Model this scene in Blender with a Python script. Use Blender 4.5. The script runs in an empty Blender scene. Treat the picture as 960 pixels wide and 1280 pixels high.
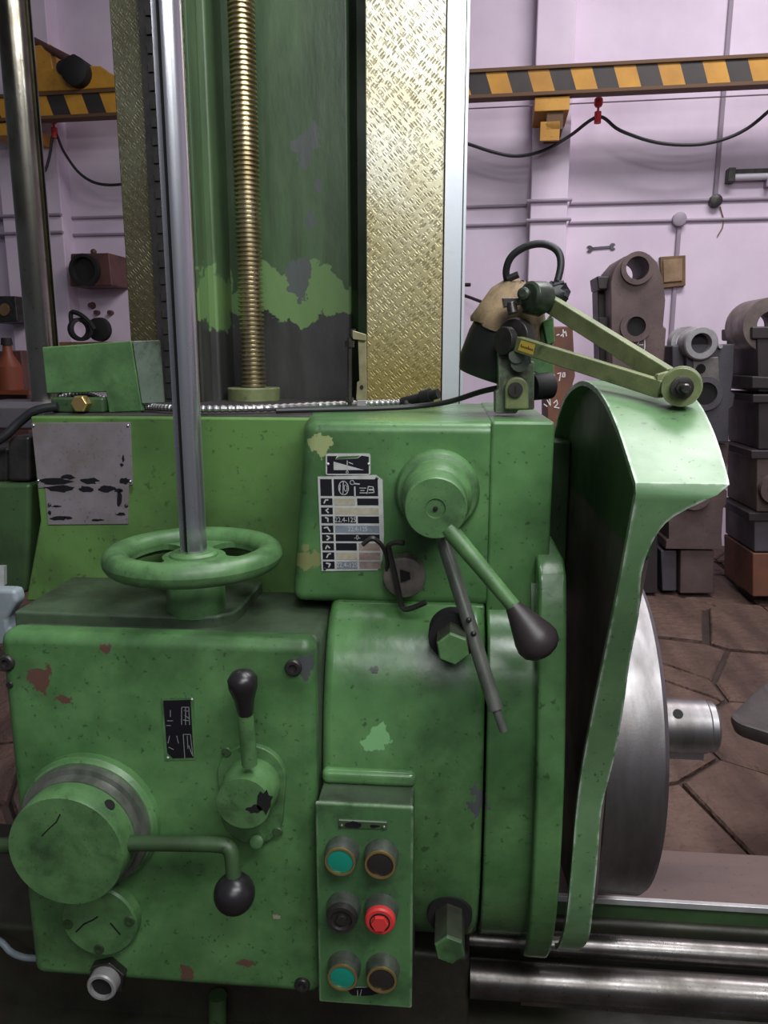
import bpy, bmesh, math, random
from mathutils import Vector, Matrix, geometry
random.seed(7)
S = bpy.context.scene
COL = S.collection
# ------------------------------------------------------------------ camera
CAMZ = 1.5
PITCH, YAW, F = math.radians(11.5), math.radians(5.0), 961.0
cd = bpy.data.cameras.new('camera'); cam = bpy.data.objects.new('camera', cd); COL.objects.link(cam)
cam.location = (0, 0, CAMZ); cam.rotation_euler = (math.pi/2-PITCH, 0, YAW)
cd.sensor_fit = 'VERTICAL'; cd.sensor_height = 36; cd.lens = F/1280*36
cd.clip_start = 0.05; cd.clip_end = 60
S.camera = cam
# ------------------------------------------------------------------ world, lights, exposure
w = bpy.data.worlds.new('world'); S.world = w; w.use_nodes = True
w.node_tree.nodes['Background'].inputs[0].default_value = (0.80, 0.86, 1.0, 1)
w.node_tree.nodes['Background'].inputs[1].default_value = 0.07
def area(name, loc, target, size, power, color=(1, 1, 1), sy=None):
    l = bpy.data.lights.new(name, 'AREA'); o = bpy.data.objects.new(name, l); COL.objects.link(o)
    l.size = size; l.energy = power; l.color = color
    if sy: l.shape = 'RECTANGLE'; l.size_y = sy
    o.location = loc
    o.rotation_euler = (Vector(target)-Vector(loc)).to_track_quat('-Z', 'Y').to_euler()
    return o
area('roof_light_front', (0.75, -0.45, 3.0), (0.05, 1.1, 1.15), 1.8, 36, (0.97, 0.99, 1.0), 0.5)
area('roof_light_over', (0.7, 1.0, 4.4), (0.3, 1.3, 0.8), 1.0, 55, (0.96, 0.98, 1.0), 2.0)
area('high_window', (0.9, -4.6, 4.6), (0.1, 1.2, 1.7), 4.0, 62, (0.97, 0.99, 1.0), 0.8)
area('roof_light_back', (2.0, 3.3, 5.3), (2.1, 4.3, 0), 2.6, 150, (1.0, 0.97, 1.0), 1.2)
S.view_settings.view_transform = 'Standard'; S.view_settings.look = 'None'
S.view_settings.gamma = 1.0; S.view_settings.use_curve_mapping = False
S.view_settings.exposure = 0.35
# ------------------------------------------------------------------ pixel -> ray helpers (960x1280 frame)
_fwd = Vector((-math.sin(YAW)*math.cos(PITCH), math.cos(YAW)*math.cos(PITCH), -math.sin(PITCH)))
_rgt = Vector((math.cos(YAW), math.sin(YAW), 0)); _up = _rgt.cross(_fwd)
CP = Vector((0, 0, CAMZ))
def set_frame(yaw):                               # heading of the lens against the frame being built in
    global _fwd, _rgt, _up
    _fwd = Vector((-math.sin(yaw)*math.cos(PITCH), math.cos(yaw)*math.cos(PITCH), -math.sin(PITCH)))
    _rgt = Vector((math.cos(yaw), math.sin(yaw), 0)); _up = _rgt.cross(_fwd)
WALL_TURN = math.radians(3.5)                     # the wall is not quite parallel to the machine
def turn_with_wall(objs):
    Rm = Matrix.Rotation(-WALL_TURN, 4, 'Z')
    for o in objs:
        if o.parent is None: o.location = Rm @ o.location; o.rotation_euler.z -= WALL_TURN
def ray(px, py): return _fwd*F + _rgt*(px-480) + _up*(640-py)
def PY(px, py, Y): d = ray(px, py); return CP + d*(Y/d.y)
def PZ(px, py, Z): d = ray(px, py); return CP + d*((Z-CAMZ)/d.z)
def SC(px, py, Y): d = ray(px, py); return Y/d.y          # metres per pixel at that point
def ZD(drop): return CAMZ-drop
# ------------------------------------------------------------------ mesh builder
def basis(ax):
    ax = Vector(ax).normalized()
    t = Vector((0, 0, 1)) if abs(ax.z) < 0.9 else Vector((1, 0, 0))
    u = ax.cross(t).normalized(); return ax, u, ax.cross(u)
def catmull(pts, n=6):
    pts = [Vector(p) for p in pts]; out = []
    for i in range(len(pts)-1):
        p0 = pts[max(i-1, 0)]; p1 = pts[i]; p2 = pts[i+1]; p3 = pts[min(i+2, len(pts)-1)]
        for k in range(n):
            t = k/n
            out.append(0.5*((2*p1)+(p2-p0)*t+(2*p0-5*p1+4*p2-p3)*t*t+(3*p1-p0-3*p2+p3)*t**3))
    out.append(pts[-1]); return out
class MB:
    def __init__(s): s.v = []; s.f = []; s.m = []
    def add(s, vs, fs, mi=0):
        b = len(s.v); s.v += [Vector(v) for v in vs]
        for f in fs: s.f.append([i+b for i in f]); s.m.append(mi)
        return s
    def box(s, x0, x1, y0, y1, z0, z1, mi=0, M=None):
        vs = [Vector((x, y, z)) for z in (z0, z1) for y in (y0, y1) for x in (x0, x1)]
        if M: vs = [M @ v for v in vs]
        return s.add(vs, [(0, 2, 3, 1), (4, 5, 7, 6), (0, 1, 5, 4), (2, 6, 7, 3), (0, 4, 6, 2), (1, 3, 7, 5)], mi)
    def hexa(s, a, b, mi=0):                      # a, b: two quads in the same winding
        vs = list(a)+list(b)
        return s.add(vs, [(3, 2, 1, 0), (4, 5, 6, 7)]+[(i, (i+1) % 4, 4+(i+1) % 4, 4+i) for i in range(4)], mi)
    def lathe(s, prof, o, ax, n=32, mi=0, cap=True, ph=0.0):
        ax, u, w_ = basis(ax); o = Vector(o); vs = []; fs = []
        for h, r in prof:
            for k in range(n):
                a = 2*math.pi*k/n+ph; vs.append(o+ax*h+(u*math.cos(a)+w_*math.sin(a))*r)
        for i in range(len(prof)-1):
            for k in range(n):
                k2 = (k+1) % n; fs.append((i*n+k, i*n+k2, (i+1)*n+k2, (i+1)*n+k))
        if cap:
            fs.append(tuple(reversed(range(n)))); b = (len(prof)-1)*n; fs.append(tuple(range(b, b+n)))
        return s.add(vs, fs, mi)
    def ring(s, ro, ri, h, o, ax, n=32, mi=0):
        return s.lathe([(0, ri), (0, ro), (h, ro), (h, ri), (0, ri)], o, ax, n, mi, cap=False)
    def cyl(s, p0, p1, r0, r1=None, n=16, mi=0):
        p0 = Vector(p0); p1 = Vector(p1); d = p1-p0
        return s.lathe([(0, r0), (d.length, r0 if r1 is None else r1)], p0, d, n, mi)
    def sphere(s, c, r, mi=0, n=24, m=14, ax=(0, 0, 1), sq=1.0):
        return s.lathe([(-r*math.cos(math.pi*i/m)*sq, max(r*math.sin(math.pi*i/m), 1e-5)) for i in range(m+1)], c, ax, n, mi)
    def tube(s, pts, r, n=10, mi=0):
        pts = [Vector(p) for p in pts]; N = len(pts); rs = r if isinstance(r, (list, tuple)) else [r]*N
        vs = []; fs = []; u = None
        for i, p in enumerate(pts):
            t = (pts[min(i+1, N-1)]-pts[max(i-1, 0)]).normalized()
            if u is None: _, u, _w = basis(t)
            u = (u-t*u.dot(t)).normalized(); ww = t.cross(u)
            for k in range(n):
                a = 2*math.pi*k/n; vs.append(p+(u*math.cos(a)+ww*math.sin(a))*rs[i])
        for i in range(N-1):
            for k in range(n):
                k2 = (k+1) % n; fs.append((i*n+k, i*n+k2, (i+1)*n+k2, (i+1)*n+k))
        fs.append(tuple(reversed(range(n)))); fs.append(tuple(range((N-1)*n, N*n)))
        return s.add(vs, fs, mi)
    def prism(s, poly, f, a, b, mi=0, holes=()):
        """poly: 2-D loop; f(u,v,t)->point; extruded from t=a to t=b; holes: 2-D loops"""
        loops = [list(poly)]+[list(h) for h in holes]
        flat = [p for l in loops for p in l]; n = len(flat)
        vs = [f(p[0], p[1], a) for p in flat]+[f(p[0], p[1], b) for p in flat]; fs = []
        if holes:
            tri = geometry.tessellate_polygon([[Vector((p[0], p[1], 0)) for p in l] for l in loops])
            for t in tri: fs.append(tuple(t)); fs.append(tuple(n+i for i in reversed(t)))
        else:
            fs = [tuple(range(n)), tuple(reversed(range(n, 2*n)))]
        st = 0
        for l in loops:
            k = len(l)
            for i in range(k):
                j = (i+1) % k; fs.append((st+i, st+j, n+st+j, n+st+i))
            st += k
        return s.add(vs, fs, mi)
    def pxprism(s, poly, Y0, Y1, mi=0, holes=(), keep=True):
        """pixel outline measured on the plane y=Y0, extruded straight back to Y1"""
        q = [(PY(p[0], p[1], Y0).x, PY(p[0], p[1], Y0).z) for p in poly]
        hs = [[(PY(p[0], p[1], Y0).x, PY(p[0], p[1], Y0).z) for p in h] for h in holes]
        return s.prism(q, lambda u, v, t: Vector((u, t, v)), Y0, Y1, mi, hs)
    def yzprism(s, prof, x0, x1, mi=0):           # prof: (Y, drop below the lens)
        return s.prism([(p[0], ZD(p[1])) for p in prof], lambda u, v, t: Vector((t, u, v)), x0, x1, mi)
    def build(s, name, mats, parent=None, smooth=40, bevel=0, seg=2, bang=35):
        if not isinstance(mats, (list, tuple)): mats = [mats]
        lo = Vector([min(v[i] for v in s.v) for i in range(3)]); hi = Vector([max(v[i] for v in s.v) for i in range(3)])
        c = Vector(((lo.x+hi.x)/2, (lo.y+hi.y)/2, lo.z))
        me = bpy.data.meshes.new(name); me.from_pydata([v-c for v in s.v], [], s.f)
        bm = bmesh.new(); bm.from_mesh(me); bmesh.ops.recalc_face_normals(bm, faces=bm.faces); bm.to_mesh(me); bm.free()
        for m in mats: me.materials.append(m)
        me.polygons.foreach_set('material_index', s.m)
        if smooth:
            me.polygons.foreach_set('use_smooth', [True]*len(me.polygons)); me.set_sharp_from_angle(angle=math.radians(smooth))
        me.update()
        o = bpy.data.objects.new(name, me); COL.objects.link(o); o.location = c
        if parent is not None: setparent(o, parent)
        if bevel:
            b = o.modifiers.new('bevel', 'BEVEL'); b.width = bevel; b.segments = seg
            b.limit_method = 'ANGLE'; b.angle_limit = math.radians(bang); b.harden_normals = True
        return o
WLOC = {}
def setparent(o, p):
    WLOC[o.name] = o.location.copy(); o.parent = p
    wl = WLOC.get(p.name, p.location)
    o.location = Vector(o.location)-Vector(wl)
def tag(o, label=None, cat=None, group=None, kind=None):
    if label: o['label'] = label
    if cat: o['category'] = cat
    if group: o['group'] = group
    if kind: o['kind'] = kind
    return o
def thing(name, loc, label, cat, group=None):
    o = bpy.data.objects.new(name, None); COL.objects.link(o); o.location = loc; o.empty_display_size = 0.05
    return tag(o, label, cat, group)
def text_mesh(mb, txt, fn, size, mi=0):
    """lettering: fn(u,v)->point, u right, v up, centred; size = cap height in u/v units"""
    cu = bpy.data.curves.new('t', 'FONT'); cu.body = txt; cu.align_x = 'CENTER'; cu.align_y = 'CENTER'; cu.size = size/0.7; cu.resolution_u = 2
    o = bpy.data.objects.new('t', cu); COL.objects.link(o); dg = bpy.context.evaluated_depsgraph_get()
    me = bpy.data.meshes.new_from_object(o.evaluated_get(dg))
    mb.add([fn(v.co.x, v.co.y) for v in me.vertices], [tuple(p.vertices) for p in me.polygons], mi)
    bpy.data.objects.remove(o); bpy.data.meshes.remove(me); bpy.data.curves.remove(cu)
def ell(cx, cy, rx, ry=None, n=24, a0=0, a1=360):
    ry = rx if ry is None else ry; full = abs(a1-a0) >= 360
    k = n if full else n+1
    return [(cx+rx*math.cos(math.radians(a0+(a1-a0)*i/n)), cy+ry*math.sin(math.radians(a0+(a1-a0)*i/n))) for i in range(k)]
def blob(cx, cy, rx, ry, seed, n=16, am=.3):
    r = random.Random(seed)
    return [(cx+rx*(1+r.uniform(-am, am))*math.cos(2*math.pi*i/n), cy+ry*(1+r.uniform(-am, am))*math.sin(2*math.pi*i/n)) for i in range(n)]
def rect(x0, y0, x1, y1): return [(x0, y0), (x1, y0), (x1, y1), (x0, y1)]
def rrect(x0, y0, x1, y1, r, n=4):
    out = []
    for cx, cy, a in ((x1-r, y1-r, 0), (x0+r, y1-r, 90), (x0+r, y0+r, 180), (x1-r, y0+r, 270)):
        out += [(cx+r*math.cos(math.radians(a+90*i/n)), cy+r*math.sin(math.radians(a+90*i/n))) for i in range(n+1)]
    return out
def stroke(mb, pts, wpx, Y, mi=0):                # flat printed line on the plane y=Y, pixel points
    for (a, b) in zip(pts[:-1], pts[1:]):
        d = Vector((b[0]-a[0], b[1]-a[1])); 
        if d.length < 1e-6: continue
        n_ = Vector((-d.y, d.x)).normalized()*wpx/2; e = d.normalized()*wpx*.25
        q = [(a[0]+n_.x-e.x, a[1]+n_.y-e.y), (b[0]+n_.x+e.x, b[1]+n_.y+e.y), (b[0]-n_.x+e.x, b[1]-n_.y+e.y), (a[0]-n_.x-e.x, a[1]-n_.y-e.y)]
        mb.add([PY(p[0], p[1], Y) for p in q], [(0, 1, 2, 3)], mi)
def decal(mb, poly, Y, mi=0, th=.0004): mb.pxprism(poly, Y, Y+th, mi)
# ------------------------------------------------------------------ materials
def lin(r, g, b):
    f = lambda c: (c/255/12.92) if c/255 <= .04045 else ((c/255+.055)/1.055)**2.4
    return (f(r), f(g), f(b), 1)
class NT:
    def __init__(s, name):
        s.mat = bpy.data.materials.new(name); s.mat.use_nodes = True; s.t = s.mat.node_tree; s.b = s.t.nodes['Principled BSDF']
    def n(s, ty, **kw):
        nd = s.t.nodes.new(ty)
        for k, v in kw.items(): setattr(nd, k, v)
        return nd
    def link(s, a, b): s.t.links.new(a, b)
    def val(s, inp, v):
        if isinstance(v, bpy.types.NodeSocket): s.link(v, inp)
        else: inp.default_value = v
    def math(s, op, a, b=None, c=None):
        nd = s.n('ShaderNodeMath', operation=op)
        for i, v in enumerate((a, b, c)):
            if v is not None: s.val(nd.inputs[i], v)
        return nd.outputs[0]
    def mix(s, fac, a, b):
        nd = s.n('ShaderNodeMix', data_type='RGBA'); s.val(nd.inputs[0], fac); s.val(nd.inputs[6], a); s.val(nd.inputs[7], b); return nd.outputs[2]
    def noise(s, vec, scale, detail=4, rough=.55, dist=0):
        nd = s.n('ShaderNodeTexNoise'); s.link(vec, nd.inputs['Vector']); nd.inputs['Scale'].default_value = scale
        nd.inputs['Detail'].default_value = detail; nd.inputs['Roughness'].default_value = rough; nd.inputs['Distortion'].default_value = dist
        return nd.outputs['Fac']
    def mr(s, v, a, b, c=0., d=1.):
        nd = s.n('ShaderNodeMapRange'); s.val(nd.inputs[0], v)
        for i, q in enumerate((a, b, c, d)): nd.inputs[i+1].default_value = q
        return nd.outputs[0]
    def pos(s): return s.n('ShaderNodeNewGeometry').outputs['Position']
    def obj(s): return s.n('ShaderNodeTexCoord').outputs['Object']
    def mapv(s, vec, scale=(1, 1, 1), rot=(0, 0, 0), loc=(0, 0, 0)):
        nd = s.n('ShaderNodeMapping'); s.link(vec, nd.inputs[0]); nd.inputs[1].default_value = loc; nd.inputs[2].default_value = rot; nd.inputs[3].default_value = scale
        return nd.outputs[0]
    def bump(s, h, strength, dist=.002):
        nd = s.n('ShaderNodeBump'); s.link(h, nd.inputs['Height']); nd.inputs['Strength'].default_value = strength; nd.inputs['Distance'].default_value = dist
        s.link(nd.outputs[0], s.b.inputs['Normal'])
def surf(name, c1, c2, scale=8, rough=.5, rvar=.15, metal=0., bump=.15, bscale=60, grime=None, gscale=3, gthr=.55, gw=.12, gfac=.8,
         chips=(), wear=None, wearw=.004, stretch=None, spec=.5, local=False, speck=.55, wavy=0, bdist=.002):
    t = NT(name); p = t.obj() if local else t.pos(); q = t.mapv(p, stretch) if stretch else p
    n1 = t.noise(q, scale, 6, .6); col = t.mix(t.mr(n1, .36, .64), c1, c2)
    rg = t.mr(n1, .3, .7, rough-rvar, rough+rvar)
    if grime:
        g = t.math('MULTIPLY', t.mr(t.noise(q, gscale, 8, .65, .3), gthr, gthr+gw), gfac); col = t.mix(g, col, grime)
        sp = t.math('MULTIPLY', t.mr(t.noise(p, scale*14, 3), .64, .7), speck); col = t.mix(sp, col, grime)
    for (cp, r, cc, sq) in chips:
        nd = t.n('ShaderNodeVectorMath', operation='SUBTRACT'); t.link(p, nd.inputs[0]); nd.inputs[1].default_value = cp
        m = t.mapv(nd.outputs[0], (1/r, 1/r, sq/r)); ln = t.n('ShaderNodeVectorMath', operation='LENGTH'); t.link(m, ln.inputs[0])
        d = t.math('ADD', ln.outputs['Value'], t.mr(t.noise(p, .9/r, 4, .6), .3, .7, -.65, .65))
        col = t.mix(t.mr(d, 1.0, .94), col, cc)
    if wear:
        bv = t.n('ShaderNodeBevel', samples=4); bv.inputs[0].default_value = wearw
        dt = t.n('ShaderNodeVectorMath', operation='DOT_PRODUCT'); t.link(bv.outputs[0], dt.inputs[0]); t.link(t.n('ShaderNodeNewGeometry').outputs['Normal'], dt.inputs[1])
        e = t.math('MULTIPLY', t.mr(dt.outputs['Value'], .97, .85), t.mr(t.noise(p, 45, 4), .40, .56)); col = t.mix(e, col, wear)
    t.val(t.b.inputs['Base Color'], col); t.val(t.b.inputs['Roughness'], rg); t.b.inputs['Metallic'].default_value = metal
    t.b.inputs['Specular IOR Level'].default_value = spec
    if bump:
        hgt = t.noise(p, bscale, 5, .6)
        if wavy: hgt = t.math('ADD', hgt, t.math('MULTIPLY', t.noise(p, 16, 2), wavy))
        t.bump(hgt, bump, bdist)
    return t.mat
def plain(name, c, rough=.5, metal=0.):
    t = NT(name); t.b.inputs['Base Color'].default_value = c; t.b.inputs['Roughness'].default_value = rough; t.b.inputs['Metallic'].default_value = metal
    return t.mat
YF, YP, YB = 0.90, 1.115, 1.02            # gear cover face, name-plate panel, upper box face
GR1, GR2 = lin(94, 136, 84), lin(64, 103, 58)
GRD = lin(30, 40, 28); PALE = lin(120, 172, 116); PRIM = lin(96, 70, 60); BARE = lin(72, 74, 76)
def chip(px, py, Y, rpx, c, sq=1.0): return (PY(px, py, Y), rpx*SC(px, py, Y), c, sq)
M = {}
M['green'] = surf('green_paint', GR1, GR2, 9, .38, .1, 0, .12, 55, GRD, 3.2, .56, .16, .6, wear=lin(150, 165, 150), wearw=.003)
M['green_cover'] = surf('green_paint_cover', GR1, GR2, 9, .42, .1, 0, .12, 55, GRD, 4, .46, .26, .8, wavy=4, chips=[
    chip(50, 848, YF, 13, PRIM, .6), chip(78, 875, YF, 9, PRIM, 1.6), chip(308, 1204, YF, 10, PRIM, 1.8), chip(235, 1217, YF, 9, PRIM, .8),
    chip(130, 810, YF, 8, PRIM, 1.2), chip(345, 1146, YF, 5, lin(150, 140, 125), 1.4), chip(383, 834, YF, 12, BARE, .8)], wear=lin(124, 150, 118), wearw=.006)
M['green_drum'] = surf('green_paint_drum', GR1, GR2, 7, .24, .07, 0, .16, 45, GRD, 5, .50, .26, .7, spec=.65, wavy=4, chips=[
    chip(473, 925, .925, 17, PALE, 1.0), chip(486, 895, .925, 6, lin(110, 130, 110), 1), chip(598, 1000, .925, 12, BARE, .7), chip(468, 838, .95, 6, GRD, 1.2)])
M['green_upper'] = surf('green_paint_upper', GR1, GR2, 8, .34, .1, 0, .12, 50, GRD, 3.5, .48, .26, .75, wavy=4, chips=[
    chip(400, 556, YB, 15, lin(150, 160, 110), 1.2), chip(384, 700, YB, 16, lin(120, 125, 80), .9)])
M['green_panel'] = surf('green_paint_panel', lin(94, 130, 70), lin(68, 100, 50), 6, .45, .1, 0, .12, 50, lin(52, 56, 36), 3, .48, .26, .7, wavy=3)
M['green_dark'] = surf('green_paint_oily', lin(62, 88, 54), lin(44, 66, 38), 6, .5, .12, 0, .2, 40, lin(22, 24, 18), 3, .5, .2, .8)
M['green_box'] = surf('green_paint_box', lin(78, 118, 72), lin(62, 98, 60), 10, .5, .1, 0, .15, 60, GRD, 7, .55, .12, .7, wear=lin(205, 210, 190), wearw=.005)
M['green_hood'] = surf('green_paint_hood', lin(108, 142, 100), lin(88, 124, 84), 10, .36, .08, 0, .1, 60, GRD, 7, .62, .12, .4, wear=lin(215, 222, 215), wearw=.006)
M['green_knob'] = surf('green_paint_knob', lin(90, 128, 80), lin(66, 100, 60), 20, .42, .1, 0, .12, 90, GRD, 14, .54, .16, .6)
M['green_lamp'] = surf('green_paint_lamp', lin(122, 130, 88), lin(96, 104, 68), 30, .45, .1, 0, .15, 120, lin(40, 40, 30), 16, .55, .12, .8, wear=lin(160, 170, 140), wearw=.003)
def column_mat():
    t = NT('green_paint_column'); p = t.pos(); q = t.mapv(p, (1, 1, .35))
    n1 = t.noise(q, 9, 6, .6); col = t.mix(t.mr(n1, .35, .65), lin(82, 106, 72), lin(60, 82, 54))
    st = t.noise(t.mapv(p, (1, 1, .06)), 30, 4); col = t.mix(t.math('MULTIPLY', t.mr(st, .5, .7), .5), col, lin(36, 46, 28))
    sx = t.n('ShaderNodeSeparateXYZ'); t.link(p, sx.inputs[0]); z = sx.outputs[2]
    big = t.math('MULTIPLY', t.math('SUBTRACT', t.noise(p, 9, 6, .6, .4), .5), .30)
    zz = t.math('ADD', z, big)
    a, b = PY(380, 345, 1.6).z, PY(380, 405, 1.6).z
    col = t.mix(t.mr(zz, a+.004, a), col, lin(106, 136, 84))
    grey = t.mix(t.mr(t.noise(q, 14, 6), .4, .65), lin(66, 66, 64), lin(46, 46, 44))
    col = t.mix(t.mr(zz, b+.004, b), col, grey)
    for px, py, r in ((378, 185, 12), (374, 345, 14), (392, 172, 9), (388, 275, 7), (398, 232, 5)):
        nd = t.n('ShaderNodeVectorMath', operation='SUBTRACT'); t.link(p, nd.inputs[0]); nd.inputs[1].default_value = PY(px, py, 1.6); rr = r*SC(px, py, 1.6)
        m = t.mapv(nd.outputs[0], (1/rr, 1/rr, .6/rr)); ln = t.n('ShaderNodeVectorMath', operation='LENGTH'); t.link(m, ln.inputs[0])
        d = t.math('ADD', ln.outputs['Value'], t.mr(t.noise(p, .9/rr, 4), .3, .7, -.6, .6)); col = t.mix(t.mr(d, 1., .93), col, lin(84, 90, 88))
    t.val(t.b.inputs['Base Color'], col); t.b.inputs['Roughness'].default_value = .42; t.bump(t.noise(q, 30, 5), .3, .004)
    return t.mat
M['column'] = column_mat()
def scraped_mat(name, ca, cb, co):
    t = NT(name); p = t.pos()
    def dash(ang, sx, sz, off):
        r = t.mapv(p, (1, 1, 1), (0, math.radians(ang), 0), (off, 0, off)); s_ = t.mapv(r, (sx, 0, sz))
        v = t.n('ShaderNodeTexVoronoi', voronoi_dimensions='3D', feature='F1'); t.link(s_, v.inputs['Vector']); v.inputs['Scale'].default_value = 1; v.inputs['Randomness'].default_value = .42
        return t.mr(v.outputs['Distance'], .40, .25)
    d1 = dash(48, 62, 200, .0); d2 = dash(-48, 66, 200, 3.1)
    mk = t.mr(t.noise(p, 7, 3), .46, .56)
    d = t.math('MAXIMUM', t.math('MULTIPLY', d1, t.mr(mk, 0, 1, 1, .35)), t.math('MULTIPLY', d2, t.mr(mk, 0, 1, .25, 1.)))
    base = t.mix(t.mr(t.noise(p, 6, 5), .35, .65), ca, cb)
    sx = t.n('ShaderNodeSeparateXYZ'); t.link(p, sx.inputs[0])
    zl, zh = PY(505, 460, 1.45).z, PY(505, 180, 1.45).z          # oil film plus fading light, both in the tint, growing towards the headstock
    oil = t.mr(t.math('ADD', sx.outputs[2], t.math('MULTIPLY', t.noise(p, 5, 4), .2)), zh+.1, zl+.1)
    base = t.mix(oil, base, co)
    col = t.mix(t.math('MULTIPLY', d, .6), base, lin(84, 72, 40))
    t.val(t.b.inputs['Base Color'], col); t.b.inputs['Metallic'].default_value = .55
    t.val(t.b.inputs['Roughness'], t.mr(d, 0, 1, .36, .6)); t.bump(t.math('SUBTRACT', 1.0, d), .35, .002)
    return t.mat
M['scraped'] = scraped_mat('scraped_steel', lin(236, 232, 210), lin(208, 198, 160), lin(158, 142, 88))
M['scraped_shaded'] = scraped_mat('scraped_steel_shaded', lin(122, 120, 100), lin(88, 86, 68), lin(84, 76, 50))  # darker copy of the scraped steel: shade on the left way put into colour
STL = lin(190, 190, 196)
M['steel'] = surf('ground_steel', lin(196, 196, 202), lin(182, 182, 190), 6, .26, .03, .9, 0)
M['steel_strip'] = surf('bright_steel', lin(226, 230, 236), lin(212, 216, 224), 9, .34, .05, .55, .03, 100)
M['steel_dark'] = surf('oily_steel', lin(120, 116, 114), lin(80, 76, 72), 14, .32, .1, .9, .06, 160, lin(40, 34, 28), 6, .55, .2, .6)
M['chrome'] = surf('chromed_shaft', lin(170, 166, 156), lin(100, 94, 82), 9, .2, .08, 1.0, .03, 120, lin(52, 44, 30), 5, .52, .2, .75, stretch=(1, 1, .5))
M['disc'] = surf('turned_steel_disc', lin(140, 137, 138), lin(112, 108, 108), 10, .42, .06, .9, .06, 300, lin(84, 72, 62), 4, .52, .25, .6, stretch=(3, 1, 1), speck=0)
M['iron'] = surf('blackened_iron', lin(70, 66, 64), lin(48, 46, 46), 30, .42, .1, .5, .15, 150)
M['thread'] = surf('brass_thread', lin(208, 196, 164), lin(170, 154, 116), 12, .3, .08, .9, 0)
M['black'] = plain('black_plastic', lin(34, 31, 33), .32)
M['black_matt'] = plain('black_matt', lin(20, 19, 20), .7)
M['rubber'] = plain('black_rubber', lin(30, 30, 34), .5)
M['hole'] = plain('dark_bore', lin(14, 13, 13), .8)  # flat black, painted shade for bores, slots and sockets; also sticker ink
M['print_black'] = plain('plate_black', lin(22, 20, 28), .4)
M['print_white'] = surf('plate_aluminium', lin(205, 205, 202), lin(180, 182, 180), 60, .4, .08, .2, 0)
M['print_tan'] = surf('plate_worn_tan', lin(180, 174, 156), lin(160, 152, 132), 90, .5, .08, .1, 0)
M['print_blue'] = surf('plate_worn_blue', lin(132, 140, 150), lin(112, 120, 130), 90, .5, .08, .1, 0)
M['print_pink'] = surf('plate_worn_pink', lin(165, 148, 138), lin(140, 118, 112), 90, .5, .08, .1, 0)
M['plate'] = surf('worn_name_plate', lin(150, 142, 148), lin(128, 118, 118), 16, .45, .1, .35, .05, 90, lin(84, 72, 66), 12, .6, .15, .4)
M['cap_green'] = plain('button_green', lin(22, 132, 112), .4)
M['cap_red'] = plain('button_red', lin(206, 58, 56), .42)
M['cap_black'] = plain('button_black', lin(40, 38, 36), .45)
M['bezel'] = surf('button_bezel', lin(112, 118, 108), lin(86, 92, 84), 60, .35, .08, .6, 0)
M['knob_steel'] = surf('worn_knob_steel', lin(138, 130, 122), lin(104, 98, 92), 40, .42, .08, .35, .1, 120)
M['lever_steel'] = surf('lever_steel', lin(132, 134, 126), lin(92, 96, 88), 30, .32, .08, .5, .05, 120, stretch=(1, 1, .4))
M['pale_brass'] = surf('pale_brass', lin(166, 158, 122), lin(130, 122, 92), 40, .4, .1, .4, .1, 100)
M['stud_side'] = surf('grimy_stud', lin(72, 80, 62), lin(52, 52, 44), 30, .4, .1, .2, .1, 90)
M['brass'] = plain('brass_ring', lin(196, 166, 110), .3, .8)
M['conduit'] = plain('flexible_conduit_steel', lin(150, 148, 150), .35, .8)
M['wall'] = surf('pink_limewash', lin(222, 206, 222), lin(209, 191, 209), 1.6, .85, .05, 0, .25, 9, lin(160, 140, 150), 1.3, .64, .16, .45, speck=0)
M['pillar'] = M['wall']
M['slab'] = surf('stone_slab', lin(100, 76, 66), lin(72, 53, 46), 7, .8, .08, 0, 1.0, 26, lin(58, 43, 37), 4, .54, .18, .6, stretch=(1, .22, 1), wavy=2, bdist=.012)
M['greasy_green'] = surf('greasy_green_top', lin(70, 86, 66), lin(52, 62, 48), 10, .45, .12, 0, .2, 50, lin(36, 34, 28), 7, .5, .18, .8, wear=lin(110, 150, 110), wearw=.006)
M['joint'] = surf('floor_joint', lin(62, 47, 41), lin(46, 36, 32), 8, .9, .05, 0, .4, 30)
M['bed_iron'] = surf('bed_rusty_plate', lin(92, 75, 70), lin(72, 57, 54), 8, .5, .1, .2, .1, 60, lin(56, 44, 40), 5, .58, .15, .5, stretch=(.3, 1, 1))
M['bed_dark'] = surf('bed_dark_iron', lin(52, 52, 40), lin(36, 34, 28), 10, .55, .1, .1, .5, 50, lin(70, 50, 36), 6, .6, .12, .6)
M['cast_brown'] = surf('casting_brown', lin(104, 86, 84), lin(84, 68, 66), 4, .6, .1, .1, .2, 40, lin(60, 44, 38), 3, .58, .15, .5)
M['cast_grey'] = surf('casting_grey', lin(92, 88, 94), lin(74, 70, 76), 4, .55, .1, .2, .2, 40, lin(54, 46, 46), 3, .58, .15, .5)
M['cast_dark'] = surf('casting_dark', lin(62, 54, 56), lin(46, 40, 42), 4, .55, .1, .2, .2, 40)
M['cast_rust'] = surf('casting_rust', lin(122, 78, 58), lin(94, 62, 50), 4, .65, .1, 0, .2, 40)
M['cast_bright'] = surf('casting_machined', lin(182, 180, 180), lin(150, 148, 148), 12, .35, .08, .35, .05, 90)
M['chalk'] = plain('chalk', lin(226, 220, 220), .9)
M['yellow'] = surf('crane_yellow', lin(190, 138, 44), lin(164, 114, 36), 3, .6, .08, 0, .1, 20, lin(84, 58, 30), 2, .58, .15, .6)
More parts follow.
